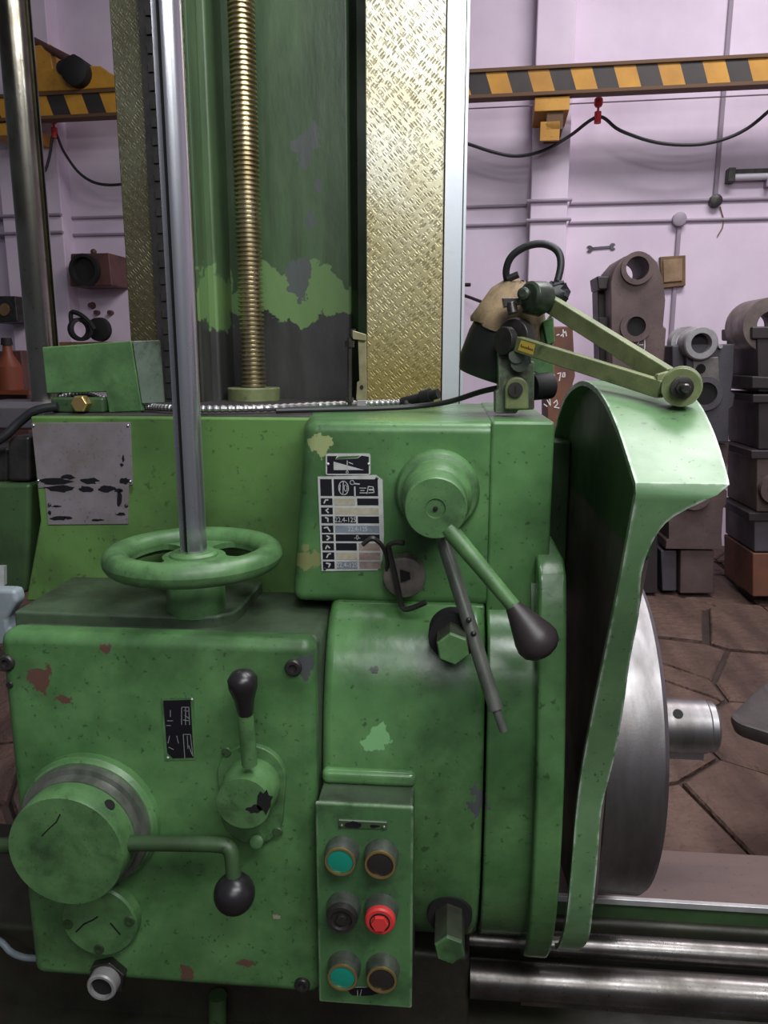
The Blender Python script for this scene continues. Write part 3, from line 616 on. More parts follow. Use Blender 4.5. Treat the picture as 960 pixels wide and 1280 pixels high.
stroke(m, ell(434, 590, 1.4, 1.4, 8)+[(435.4, 590)], .8, Yt); m.build('lettering', W, wpl, smooth=0)
m = MB(); decal(m, [(419, 574), (447, 572), (450, 569.5), (424, 570.5)], Yq-.0006, 0, .0006); m.build('paint_smear', M['green_upper'], wpl)
for px, py in ((410, 580), (461, 580)): MB().sphere(PY(px, py, Yq-.0005), .002, n=10, m=6).build('rivet', W, wpl)
# ---- worn name plates on the left panel
Yn = YP-.0018
m = MB(); decal(m, [(39, 529), (163, 528), (166, 606), (48, 610)], Yn, 0, .0022); npl = m.build('name_plate', M['plate'], head, bevel=.0004); npl['label'] = 'worn illegible grey name plate with four rivets'
m = MB(); decal(m, [(56, 606), (161, 606), (160, 655), (60, 656)], Yn-.0004, 0, .0024); npl2 = m.build('name_plate', M['plate'], head, bevel=.0004); npl2['label'] = 'smaller worn grey plate with black flaking print'
m = MB(); Yk = Yn-.0009
for i, (cx, cy, rx, ry) in enumerate(((70, 602, 18, 4), (85, 596, 9, 3), (112, 601, 10, 4), (156, 601, 6, 4), (75, 611, 19, 4), (107, 611, 9, 4), (133, 611, 10, 4), (148, 613, 6, 3), (149, 624, 4, 10), (71, 633, 6, 1.2), (73, 648, 9, 2.5), (85, 647, 5, 2.2), (121, 650, 9, 1.4), (151, 643, 6, 2), (154, 573, 1.5, 4), (152, 581, 2, 2), (62, 641, 2, 3))):
    decal(m, blob(cx, cy, rx, ry, i, 14, .35), Yk, 0, .0004)
m.build('flaking_print', M['print_black'], npl2, smooth=0)
for px, py in ((42, 532), (160, 532), (48, 601), (163, 602)): MB().sphere(PY(px, py, Yn), .0026, n=10, m=6).build('rivet', M['steel'], npl)
for px, py in ((62, 631), (158, 632)): MB().sphere(PY(px, py, Yn-.0006), .003, n=10, m=6).build('rivet', M['iron'], npl2)
# ---- handwheel on top of the gear housing
hw = PZ(243, 702, 0); WYc = .985
hx = PY(243, 702, WYc).x; wz = PY(243, 694, WYc).z
m = MB(); RT, rt = .1020, .0175
rimp = [(rt*.95*math.sin(2*math.pi*i/18), RT+rt*math.cos(2*math.pi*i/18)) for i in range(19)]
m.lathe(rimp, (hx, WYc, wz), (0, 0, 1), 72, cap=False)
rim = m.build('handwheel', M['green_knob'], head, smooth=60); rim['label'] = 'green handwheel around the vertical shaft'
def kidney(a0, a1, ri, ro, n=10):
    o = [(ro*math.cos(math.radians(a0+(a1-a0)*i/n)), ro*math.sin(math.radians(a0+(a1-a0)*i/n))) for i in range(n+1)]
    for k in range(1, 5):                         # rounded ends
        a = math.radians(a1); rr = (ro+ri)/2+(ro-ri)/2*math.cos(math.pi*k/5); off = (ro-ri)*.3*math.sin(math.pi*k/5)/rr; o.append((rr*math.cos(a+off), rr*math.sin(a+off)))
    o += [(ri*math.cos(math.radians(a1+(a0-a1)*i/n)), ri*math.sin(math.radians(a1+(a0-a1)*i/n))) for i in range(n+1)]
    for k in range(1, 5):
        a = math.radians(a0); rr = (ro+ri)/2-(ro-ri)/2*math.cos(math.pi*k/5); off = (ro-ri)*.3*math.sin(math.pi*k/5)/rr; o.append((rr*math.cos(a-off), rr*math.sin(a-off)))
    return o
m = MB(); m.prism(ell(0, 0, .096, n=60), lambda u, v, t: Vector((hx+u, WYc+v, wz+t)), -.008, .000, 0, [kidney(140, 222, .042, .085), kidney(12, 66, .042, .085), kidney(262, 328, .042, .085)])
m.build('wheel_web', M['green_knob'], rim, smooth=30)
MB().lathe([(-.006, .034), (.003, .032), (.006, .028), (.006, .018)], (hx, WYc, wz), (0, 0, 1), 36).build('wheel_hub', M['green_knob'], rim, smooth=30)
MB().lathe([(pzt-.004-wz, .040), (-.03, .039), (-.02, .034), (-.006, .032)], (hx, WYc, wz), (0, 0, 1), 40).build('wheel_pedestal', M['green_knob'], rim, smooth=30)
# ------------------------------------------------------------------ faceplate
FC = Vector((0, 1.215, ZD(.60)))
fpl = thing('faceplate', (.26, FC.y, ZD(.86)), 'large bright turned steel faceplate disc with spindle nose beneath the green hood', 'faceplate')
MB().lathe([(.212, .12), (.212, .252), (.216, .257), (.292, .258), (.298, .254), (.300, .248), (.300, .06)], FC, (1, 0, 0), 96).build('disc', M['disc'], fpl, smooth=30)
MB().lathe([(.2086, .15), (.2125, .15)], FC, (1, 0, 0), 48).build('back_hub', M['steel_dark'], fpl, smooth=30)
MB().lathe([(.299, .052), (.330, .052), (.332, .044), (.424, .0435), (.427, .041), (.436, .041), (.440, .038), (.440, .022), (.42, .02), (.42, .001)], FC, (1, 0, 0), 48).build('spindle_nose', M['disc'], fpl, smooth=30)
MB().lathe([(0, .008), (.0015, .008)], FC+Vector((.372, -.028, .0335)), (0, -.64, .77), 16).build('cross_hole', M['hole'], fpl)
MB().box(.33, .425, FC.y-.012, FC.y+.012, FC.z-.056, FC.z-.04).build('nose_key', M['steel'], fpl, bevel=.002)
MB().box(.262, .298, 1.19, 1.25, ZD(.350), ZD(.300)).build('clamp_block', M['cast_bright'], fpl, bevel=.004)
# ------------------------------------------------------------------ column
CW = 1.45; ZTOP = 3.0
colm = thing('machine_column', (-.12, 1.7, 0), 'tall green machine column with two scraped guideways', 'column')
X = lambda px, Y=CW, py=250: PY(px, py, Y).x
wl0, wl1, wr0, wr1 = X(152), X(240), X(457.5), X(554)
MB().box(wl0, wl1, CW, CW+.10, .30, ZTOP).build('guideway', M['scraped_shaded'], colm, bevel=.002)['label'] = 'scraped guideway, coloured darker for shade, behind the vertical splined shaft'
MB().box(wr0, wr1, CW, CW+.10, .30, ZTOP).build('guideway', M['scraped'], colm, bevel=.002)['label'] = 'bright scraped golden guideway with cross-hatched flaking'
MB().box(X(556, 1.50), X(583, 1.50), 1.475, 1.56, .30, ZTOP).build('side_way', M['steel_strip'], colm, bevel=.0012)
MB().box(X(578.2, 1.475), X(579.6, 1.475), 1.4742, 1.476, .30, ZTOP).build('scribed_line', M['iron'], colm)
MB().box(wl0+.004, wl1+.002, CW+.09, 2.1, .30, ZTOP-.01).build('column_body', M['column'], colm)
MB().box(wr0+.004, wr1+.01, CW+.09, 2.1, .30, ZTOP-.01).build('column_body', M['column'], colm)
MB().box(wl1-.01, wr0+.01, 1.72, 2.1, .30, ZTOP-.01).build('column_back', M['green_dark'], colm)
MB().box(X(262, 1.6), X(438, 1.6), 1.60, 1.73, .30, ZTOP-.01).build('column_web', M['column'], colm, bevel=.008, seg=3)
MB().box(wl1+.002, X(270, 1.52), 1.50, 1.62, .30, ZTOP-.01).build('web_rib', M['column'], colm, bevel=.006, seg=3)
MB().box(wl1+.0005, wl1+.006, CW-.003, CW+.06, .30, ZTOP-.01).build('wiper_edge', M['column'], colm, bevel=.001)
for i in range(46):                                # rack teeth beside the left way
    z = HT+.01+i*.030
    MB().box(X(197), X(203), CW-.010, CW+.002, z, z+.015).build('rack_tooth', M['iron'], colm)
MB().box(X(188), X(205), CW-.006, CW+.004, .30, ZTOP-.02).build('rack_bar', M['iron'], colm)
MB().box(wl0-.12, wr1+.06, 1.36, 2.3, 0, .32).build('column_foot', M['bed_dark'], colm, bevel=.02)
MB().box(wl0-.04, wr1+.04, 1.47, 2.2, .30, .55).build('column_base', M['green_dark'], colm, bevel=.01)
# ------------------------------------------------------------------ lead screw
LX = PY(317, 480, 1.52).x; LY = 1.52
ls = thing('lead_screw', (LX, LY, HT), 'threaded vertical lead screw standing in the column channel', 'lead screw')
m = MB(); pitch = .0085; z = HT+.02; prof = []
while z < ZTOP-.05:
    prof += [(z, .0195), (z+pitch*.18, .0245), (z+pitch*.52, .0245), (z+pitch*.70, .0195)]; z += pitch
m.lathe(prof, (LX, LY, 0), (0, 0, 1), 24); m.build('threaded_rod', M['thread'], ls, smooth=25)
MB().lathe([(HT+.0032, .0515), (HT+.026, .052), (HT+.028, .050), (HT+.028, .026)], (LX, LY, 0), (0, 0, 1), 40).build('nut_flange', M['green_lamp'], ls, smooth=30)
# ------------------------------------------------------------------ vertical splined shaft through the handwheel
r_ = .0178; ps = []
for i in range(48):
    a = 2*math.pi*i/48
    ps.append((r_*math.cos(a), r_*math.sin(a)))
ka = math.radians(234)                             # keyway faces left-front
cut = []
for x_, y_ in ps:
    d_ = x_*math.cos(ka)+y_*math.sin(ka); t_ = -x_*math.sin(ka)+y_*math.cos(ka)
    if d_ > 0 and abs(t_) < .0066:
        d2 = .0085; cut.append((d2*math.cos(ka)-t_*math.sin(ka), d2*math.sin(ka)+t_*math.cos(ka)))
    else: cut.append((x_, y_))
m = MB(); m.prism(cut, lambda u, v, t: Vector((hx+u, WYc+v, t)), wz+.004, 2.9)
spl_ = m.build('splined_shaft', M['steel'], smooth=28); m = MB(); dq = lambda d2, t2, z2: Vector((hx+d2*math.cos(ka)-t2*math.sin(ka), WYc+d2*math.sin(ka)+t2*math.cos(ka), z2))
m.hexa([dq(.004, -.0064, wz+.005), dq(.0105, -.0064, wz+.005), dq(.0105, .0064, wz+.005), dq(.004, .0064, wz+.005)], [dq(.004, -.0064, 2.89), dq(.0105, -.0064, 2.89), dq(.0105, .0064, 2.89), dq(.004, .0064, 2.89)])  # dark strip laid in the groove, its shade put into the colour
m.build('keyway_shade', M['hole'], spl_); tag(spl_, 'bright steel keyed shaft rising from the green handwheel', 'shaft')
# ------------------------------------------------------------------ chromed tail column far left
TX = PY(38, 250, 1.36).x
m = MB(); m.lathe([(0, .060), (.05, .060), (.052, .0275), (ZTOP, .0275)], (TX, 1.36, 0), (0, 0, 1), 40)
tc = m.build('guide_column', M['chrome'], smooth=30); tag(tc, 'oil-stained round steel guide column behind the small green cover', 'column')
m = MB(); m.lathe([(0, .012), (.02, .012), (.021, .0045), (ZTOP, .0045)], (PY(66, 420, 1.40).x, 1.40, 0), (0, 0, 1), 10); tag(m.build('thin_rod', M['maroon']), 'thin dark rod standing close beside the round steel guide column', 'rod')
# ------------------------------------------------------------------ small green terminal cover, on the deck
Yt_ = 1.16
tb = thing('terminal_cover', (PY(125, 505, Yt_).x, Yt_+.03, HT), 'small L-shaped green sheet cover standing on the headstock deck', 'cover')
m = MB(); m.pxprism([(52, 434), (164, 426), (178, 514), (136, 516), (132, 490), (58, 492)], Yt_, Yt_+.012); m.build('front_sheet', M['green_knob'], tb, bevel=.002)
a = [PY(165, 426, Yt_), PY(199, 425, Yt_+.03), PY(205, 504, Yt_+.03), PY(177, 505, Yt_)]; b_ = [v+Vector((0, .006, 0)) for v in a]
MB().hexa(a, b_).build('side_sheet', surf('grey_green_sheet', lin(94, 108, 94), lin(76, 90, 78), 18, .5, .1, 0, .15, 60, GRD, 10, .55), tb, bevel=.002)
MB().box(PY(140, 520, Yt_).x, PY(176, 520, Yt_).x, Yt_+.002, Yt_+.010, HT, PY(140, 505, Yt_).z+.002).build('foot', M['green_dark'], tb)
# bolt block beside it
hbk = thing('clamp_block', (PY(100, 515, 1.14).x, 1.16, HT), 'small greasy clamp block with a brass-coloured hex bolt under the green cover', 'clamp')
MB().box(PY(64, 515, 1.15).x, PY(130, 515, 1.15).x, 1.15, 1.176, HT+.0028, PY(100, 497, 1.15).z).build('block', M['green_dark'], hbk, bevel=.004)
MB().lathe([(0, .0118), (.002, .0138), (.0165, .0138)], PY(98, 505, 1.134), (0, 1, 0), 6).build('hex_bolt', M['brass'], hbk, bevel=.001)
# ------------------------------------------------------------------ flexible conduit and black cable over the deck
dkp = lambda px, Y, h=.0112: Vector((PY(px, 512, Y).x, Y, HT+h))
pts = catmull([PY(75, 498, 1.195), PY(105, 492, 1.195), PY(128, 498, 1.195), dkp(148, 1.195), dkp(168, 1.190), dkp(188, 1.178), dkp(215, 1.152), dkp(260, 1.140), dkp(330, 1.165), dkp(400, 1.24), dkp(460, 1.30), dkp(505, 1.335)], 30)
rr = [.0058 if (i//2) % 2 else .0046 for i in range(len(pts))]
MB().tube(pts, rr, 10).build('conduit', M['conduit'], smooth=20); cdo = bpy.data.objects['conduit']; cdo.name = 'flexible_conduit'; tag(cdo, 'ribbed metal flexible conduit lying across the headstock deck', 'conduit')
pts = catmull([dkp(345, 1.148, .0085), dkp(420, 1.178, .0092), dkp(470, 1.20, .0092), dkp(520, 1.215, .012), dkp(560, 1.20, .02), PY(600, 490, 1.17), PY(622, 485, 1.14)], 8)
tag(MB().tube(pts, .0042, 8).build('black_cable', M['rubber']), 'black cable running along the deck to the work lamp', 'cable')
m = MB(); p0, p1 = dkp(503, 1.333), PY(548, 492, 1.30); m.cyl(p0, p1, .0085, .0085, 14); m.cyl(p0+(p1-p0)*.55, p0+(p1-p0)*.8, .012, .012, 14)
m.tube([p0+(p1-p0)*.1, dkp(508, 1.29, .0095), dkp(514, 1.262, .0092)], .004, 8)
tag(m.build('conduit_gland', M['black_matt']), 'black cable gland joint at the end of the ribbed conduit', 'connector')
# ------------------------------------------------------------------ adjustable stop on the deck
Ys = 1.22; ad = thing('stop_bracket', (PY(448, 520, Ys).x, Ys, HT), 'brass-coloured upright stop bracket with adjusting screw before the column', 'bracket')
m = MB(); m.pxprism([(447, 418), (457, 419), (458, 500), (445, 500), (446, 478), (449, 476)], Ys+.02, Ys+.034); m.pxprism([(438, 412), (457, 418), (457, 426), (441, 424)], Ys+.015, Ys+.03); m.build('upright', M['pale_brass'], ad, bevel=.001)
m = MB(); m.pxprism([(433, 508), (459, 508), (459, 521), (433, 521)], Ys, Ys+.04); m.build('foot', M['steel_dark'], ad, bevel=.0015)
m = MB(); m.pxprism([(441, 509), (458, 509), (458, 521), (441, 521)], Ys-.004, Ys+.002); m.pxprism([(446, 500), (457, 500), (457, 510), (446, 510)], Ys+.018, Ys+.03); m.build('foot_pad', M['cast_bright'], ad, bevel=.001)
m = MB(); m.cyl(PY(437, 508, Ys+.02), PY(437, 422, Ys+.02), .0035, n=10); m.lathe([(0, .008), (.010, .008)], PY(437, 434, Ys+.02), (0, 0, 1), 6); m.lathe([(0, .006), (.012, .006)], PY(440, 421, Ys+.02), (0, 0, 1), 6); m.lathe([(0, .007), (.008, .007)], PY(437, 503, Ys+.02), (0, 0, 1), 6); m.build('adjusting_screw', M['steel_dark'], ad, smooth=25)
MB().pxprism(ell(452, 484, 2.3, 2.8, 12), Ys+.0185, Ys+.021).build('hole', M['hole'], ad)
# ------------------------------------------------------------------ work lamp
YL = 1.09
lamp = thing('work_lamp', (PY(648, 515, YL).x, YL+.02, HT), 'old green jointed machine work lamp with folded flat arms', 'lamp')
m = MB(); m.pxprism([(619, 489), (623, 487), (622, 440), (668, 452), (668, 512), (647, 513), (646, 517), (619, 517)], YL+.005, YL+.05); base = m.build('lamp_base', surf('chipped_lamp_base', lin(108, 126, 96), lin(78, 78, 72), 45, .5, .1, .1, .2, 120, lin(50, 44, 40), 20, .5, .12, .8, wear=lin(150, 165, 135)), lamp, bevel=.003)
m = MB(); m.pxprism(ell(646, 487, 15, 16, 16, 180, 360)+[(661, 512), (631, 512)], YL-.008, YL+.006); m.build('clamp_plate', M['green_lamp'], base, bevel=.003)
m = MB(); m.lathe([(0, .0105), (.006, .0100)], PY(644, 487, YL-.007), (0, -1, 0), 24); bs = m.build('slotted_screw', M['steel_dark'], base)
m = MB(); stroke(m, [(644.5, 484), (643.8, 492)], 2, YL-.0135); m.build('screw_slot', M['hole'], base, smooth=0)
MB().cyl(PY(664, 484, YL+.03), PY(687, 482, YL+.045), .019, n=24).build('pivot_boss', M['black_matt'], base)
# knuckles
kz = PY(645, 420, YL)
m = MB(); m.lathe([(0, .024), (.006, .026), (.020, .026), (.022, .022)], PY(640, 421, YL+.005), (.55, .8, 0), 28); m.lathe([(0, .019), (.012, .019)], PY(628, 426, YL-.006), (.8, .6, 0), 24)
m.pxprism([(628, 420), (664, 424), (664, 455), (626, 446)], YL+.004, YL+.045); m.build('knuckle', M['iron'], lamp, bevel=.0015)
m = MB(); m.lathe([(0, .011), (.010, .0105)], PY(646, 444, YL-.012), (0, 1, 0), 20); m.lathe([(0, .013), (.014, .011)], PY(650, 453, YL-.008), (0, 1, 0), 14); ks = m.build('pivot_screw', M['bezel'], lamp, smooth=30)
# arms: flat bars, drawn as boxes between two points
def bar(A, B_, hgt, th_, name, mat, parent, bev=.0015):
    A = Vector(A); B_ = Vector(B_); d = (B_-A); L = d.length; d.normalize(); n_ = Vector((d.y, -d.x, 0)).normalized(); u_ = n_.cross(d)
    m = MB(); q = lambda s, t, v: A+d*s+u_*t+n_*v
    m.hexa([q(0, -hgt/2, -th_/2), q(L, -hgt/2, -th_/2), q(L, hgt/2, -th_/2), q(0, hgt/2, -th_/2)], [q(0, -hgt/2, th_/2), q(L, -hgt/2, th_/2), q(L, hgt/2, th_/2), q(0, hgt/2, th_/2)])
    return m.build(name, mat, parent, bevel=bev), q
EL = PY(848, 484, .905)
a1, q1_ = bar(PY(648, 430, YL-.010), PY(828, 487, .915), .0205, .014, 'lower_arm', M['green_lamp'], lamp)
a2, q2_ = bar(PY(683, 377, YL+.02), PY(835, 472, .935), .0225, .014, 'upper_arm', M['green_lamp'], lamp)
m = MB(); m.lathe([(0, .0215), (.010, .0215), (.011, .018), (.013, .018), (.014, .0225), (.026, .0225)], EL+Vector((0, -.012, 0)), (.28, 1, .05), 36); m.pxprism([(822, 468), (836, 464), (856, 468), (856, 496), (838, 496), (820, 491)], .912, .924)
elb = m.build('elbow_joint', M['green_lamp'], lamp, smooth=30, bevel=.001)
m = MB(); m.lathe([(0, .0125), (.004, .0125), (.0045, .010)], EL+Vector((0, -.012, 0)), (0, -1, 0), 24); m.lathe([(.003, .0085), (.010, .0085)], EL+Vector((0, -.012, 0)), (0, -1, 0), 6); m.lathe([(.009, .005), (.018, .005), (.020, .0035)], EL+Vector((0, -.012, 0)), (0, -1, 0), 14)
m.build('elbow_bolt', M['steel_dark'], elb, smooth=25)
# sticker on the lower arm
fa = lambda s, t: q1_(s, t, .0075)
m = MB(); m.add([q1_(.010, .0075, .0074), q1_(.036, .0075, .0074), q1_(.036, -.0065, .0074), q1_(.008, -.0065, .0074)], [(0, 1, 2, 3)])
if (m.v[0]-CP).length > (q1_(.01, .0075, -.0074)-CP).length: m.v = [q1_(s, t, -.0074) for s, t in ((.010, .0075), (.036, .0075), (.036, -.0065), (.008, -.0065))]; sg = -1
else: sg = 1
m.build('sticker', M['sticker'], a1, smooth=0)
m = MB(); rr_ = random.Random(4)
for i in range(9):
    s0_ = .0115+i*.0026; h_ = .004 if i in (0, 5) else .002
    A_ = [q1_(s0_, -.001, sg*.0077), q1_(s0_+.001, h_-.001, sg*.0077), q1_(s0_+.0019, -.0015, sg*.0077)]
    for u0, u1 in zip(A_[:-1], A_[1:]): m.tube([u0, u1], .0003, 4)
m.build('sticker_script', M['hole'], a1, smooth=0)
# head pivot and cap
m = MB(); m.lathe([(0, .016), (.003, .020), (.028, .022), (.034, .018)], PY(660, 370, YL-.012), (.75, .65, -.05), 28); m.lathe([(0, .0085), (.008, .0085), (.010, .005)], PY(656, 368, YL-.02), (-.35, -.9, .1), 16); m.pxprism([(655, 374), (682, 366), (690, 384), (676, 395), (655, 390)], YL+.0, YL+.028)
m.build('head_joint', surf('green_black_joint', lin(58, 70, 54), lin(36, 40, 34), 40, .4, .1, .2, .1, 100), lamp, smooth=30, bevel=.001)
m = MB(); m.cyl(PY(641, 392, YL-.01), PY(639, 378, YL-.008), .007, n=12); m.pxprism([(628, 372), (650, 372), (652, 380), (630, 384)], YL-.012, YL+.01); m.build('wing_bolt', M['steel_dark'], lamp, bevel=.001)
m = MB(); m.pxprism([(664, 430), (690, 392), (693, 470), (682, 473), (662, 462)], YL+.05, YL+.075); m.pxprism([(678, 402), (692, 396), (694, 428), (684, 432)], YL+.04, YL+.06); m.build('reflector_bracket', M['green_knob'], lamp, bevel=.002)
# shade: bell, axis leaning to lower left
sa, sb = PY(646, 374, YL+.075), PY(616, 464, YL+.085); ax = sb-sa; L = ax.length
m = MB(); m.lathe([(-.012, .012), (-.008, .024), (0, .034), (L*.25, .046), (L*.55, .0525), (L*.90, .0545), (L*1.08, .0500), (L*1.1, .048), (L*.9, .050), (L*.4, .046), (L*.3, .01)], sa, ax, 40)
shd = m.build('lamp_shade', plain('black_enamel', lin(24, 24, 22), .42), lamp, smooth=50)
rr_ = random.Random(2); m = MB(); prof = [(-.026, .006), (-.020, .026), (-.004, .040), (L*.2, .0505), (L*.40, .0555), (L*.44, .0535)]
n0 = len(m.v); m.lathe(prof, sa, ax, 36, cap=False)
m.v = [v+Vector((rr_.uniform(-1, 1), rr_.uniform(-1, 1), rr_.uniform(-1, 1)))*.0024 for v in m.v]; m.build('rag', M['cloth'], shd, smooth=70)
m = MB(); m.tube(catmull([PY(640, 362, YL+.07), PY(634, 350, YL+.065), PY(633, 336, YL+.06), PY(640, 320, YL+.055), PY(658, 308, YL+.05), PY(680, 305, YL+.045), PY(697, 314, YL+.04), PY(701, 332, YL+.035), PY(695, 358, YL+.03)], 6), .0052, 10); m.cyl(PY(634, 349, YL+.058), PY(648, 343, YL+.055), .0050, n=10); m.build('lamp_cable', M['rubber'], lamp)
m = MB(); m.v = []; m.sphere(PY(696, 368, YL+.028), .0165, n=14, m=9); rr_ = random.Random(5); m.v = [v+Vector((rr_.uniform(-1, 1), rr_.uniform(-1, 1), rr_.uniform(-1, 1)))*.0035 for v in m.v]; m.cyl(PY(692, 357, YL+.02), PY(705, 353, YL+.02), .003, n=8); m.build('taped_joint', M['rubber'], lamp, smooth=20)
# ------------------------------------------------------------------ hex key hanging over the lock knob
m = MB(); Yh = YB-.034
m.tube(catmull([PY(505, 679, Yh-.01), PY(494, 678, Yh-.006), PY(486, 682, Yh-.003), PY(487, 690, Yh), PY(494, 720, Yh), PY(501, 752, Yh), PY(505, 761, Yh-.002), PY(515, 760, Yh-.006), PY(532, 753, Yh-.014)], 5), .0038, 6)
tag(m.build('hex_key', M['iron'], smooth=20), 'bent black hex key hanging across the slotted lock knob', 'hex key')
m = MB(); m.tube(catmull([PY(453, 681, Yh-.004), PY(464, 673, Yh-.004), PY(470, 675, Yh-.003), PY(478, 683, Yh), PY(484, 700, YB-.026), PY(482, 730, YB-.012)], 5), .0033, 6)
tag(m.build('hex_key', M['iron'], smooth=20), 'smaller hex key tip resting on the white speed plate', 'hex key')
# ------------------------------------------------------------------ bed and feed shafts
bed = thing('machine_bed', (.8, 1.2, 0), 'dark machine bed with a rusty brown top way beneath the faceplate', 'machine bed')
zb1 = ZD(.90)
yA, yB_ = PZ(900, 1131, zb1).y, PZ(900, 1066, zb1).y
bx0 = .02
MB().box(bx0, 3.2, yA, yB_, zb1-.010, zb1).build('top_way', M['bed_iron'], bed, bevel=.002)
MB().box(bx0, 3.2, yA-.003, yA+.006, zb1-.010, zb1+.0008).build('way_edge', M['cast_bright'], bed, bevel=.001)
MB().box(bx0, 3.2, yA+.004, yB_-.004, .42, zb1-.009).build('bed_side', M['green_dark'], bed)
MB().box(-.9, 3.2, 1.165, 1.33, 0, .56).build('bed_body', M['bed_dark'], bed, bevel=.01)
MB().box(-.9, PY(602, 1215, 1.06).x-.02, 1.03, 1.30, 0, ZD(.905)).build('saddle', M['bed_dark'], bed, bevel=.01)
MB().box(-.9, 3.2, .98, 1.20, 0, .445).build('bed_ledge', M['bed_dark'], bed, bevel=.01)
MB().cyl(PY(272, 1290, 1.0), PY(272, 1244, 1.0), .014, n=16).build('post', M['green_dark'], bed)
for (px0, py0, Y0, r_, lb) in ((600, 1177, 1.098, .019, 'upper steel feed shaft just below the green bed side'), (604, 1226, 1.050, .028, 'lower thicker steel feed shaft with a collar')):
    p = PY(700, py0+3, Y0); m = MB(); x0_ = PY(602, 1215, 1.06).x-.0195 + (.0105 if r_ > .025 else 0)
    m.lathe([(0, r_), (3.0, r_)], (x0_, Y0, p.z), (1, 0, 0), 32)
    if r_ > .025: m.lathe([(-.01, r_*1.04), (.068, r_*1.04)], (x0_, Y0, p.z), (1, 0, 0), 32); m.box(x0_+.07, 3.0, Y0-.012, Y0-.008, p.z-r_-.006, p.z-r_*.9)
    tag(m.build('feed_shaft', M['steel_dark'], smooth=30), lb, 'shaft')
# ------------------------------------------------------------------ things at the machine's left edge
m = MB(); m.pxprism([(-60, 604), (38, 604), (34, 742), (-60, 745)], 1.13, 1.38); sc2 = m.build('side_casting', M['green_dark'], bevel=.008, seg=3); tag(sc2, 'dark green side casting attached left of the name plate panel', 'casting')
m = MB(); m.pxprism([(9, 552), (14, 545), (37, 545), (37, 602), (9, 602)], 1.132, 1.2); m.pxprism([(-40, 560), (10, 560), (10, 603), (-40, 603)], 1.145, 1.3); tag(m.build('switch_block', M['iron'], bevel=.006, seg=3), 'dark switch block sitting on the side casting', 'switch')
m = MB(); m.tube(catmull([PY(-40, 570, 1.11), PY(2, 548, 1.12), PY(24, 528, 1.13), PY(45, 513, 1.135), PY(72, 508, 1.142)], 6), .0070, 10); tag(m.build('oil_hose', M['rubber']), 'black oil hose curving down to the left of the name plate', 'hose')
m = MB(); m.box(PY(-60, 520, 1.25).x, PY(84, 520, 1.25).x, 1.22, 1.42, PY(30, 520, 1.25).z-.02, PY(30, 506, 1.25).z); tag(m.build('deck_block', M['cast_grey'], bevel=.005), 'grey metal block below the round guide column', 'block')
m = MB(); m.tube(catmull([PY(-20, 1165, 1.0), PY(2, 1178, .99), PY(14, 1190, .985), PY(32, 1197, .98), PY(60, 1198, 1.0)], 6), .005, 10); tag(m.build('pale_hose', M['blue_grey']), 'pale hose end showing below the large crank dial', 'hose')
m = MB(); m.pxprism([(-60, 735), (18, 738), (22, 752), (8, 775), (10, 786), (60, 790), (60, 808), (-60, 808)], .96, .985); tag(m.build('pale_bracket', M['blue_grey'], bevel=.006), 'pale blue-grey bracket beside the gear cover corner', 'bracket')
m = MB(); m.pxprism([(-40, 708), (5, 708), (5, 732), (-40, 732)], 1.122, 1.131); tag(m.build('small_label', M['print_white']), 'small pale label plate on the dark side casting', 'label')
# ------------------------------------------------------------------ crane beam and wall fittings
YBm = 5.75
_n0 = set(bpy.data.objects); set_frame(YAW+WALL_TURN)
def beamz(px, py): return PY(px, py, YBm).z
zb0, zb1_ = (beamz(600, 126)+beamz(950, 107))/2, (beamz(600, 92)+beamz(950, 72))/2
beam = thing('crane_beam', (0, YBm, zb0), 'yellow and black striped crane runway beam along the pink wall', 'beam')
MB().box(-5.5, 5.5, YBm, YBm+.02, zb0+.03, zb1_).build('web', M['stripes'], beam)
MB().box(-5.5, 5.5, YBm-.02, YBm+.08, zb0+.005, zb0+.03).build('bottom_flange', M['beam_rust'], beam, bevel=.004)
MB().box(-5.5, 5.5, YBm-.015, YBm+.09, zb1_, zb1_+.025).build('top_flange', M['beam_rust'], beam, bevel=.004)
for px in (690, 2):
    xa, xb = PY(px-22, 130, YBm).x, PY(px+22, 130, YBm).x; zz = zb0
    MB().box(xa, xb, YBm+.0, WY-.155, zz-.09, zz).build('bracket', M['yellow'], beam, bevel=.006)
    if px < 100: continue
    MB().box((xa+xb)/2-.03, (xa+xb)/2+.08, YBm+.02, WY-.155, zz-.2, zz-.08).build('bracket_web', M['beam_rust'], beam)
    MB().box((xa+xb)/2-.07, (xa+xb)/2+.06, YBm+.02, YBm+.05, zz-.27, zz-.15).build('hanger_plate', M['yellow'], beam)
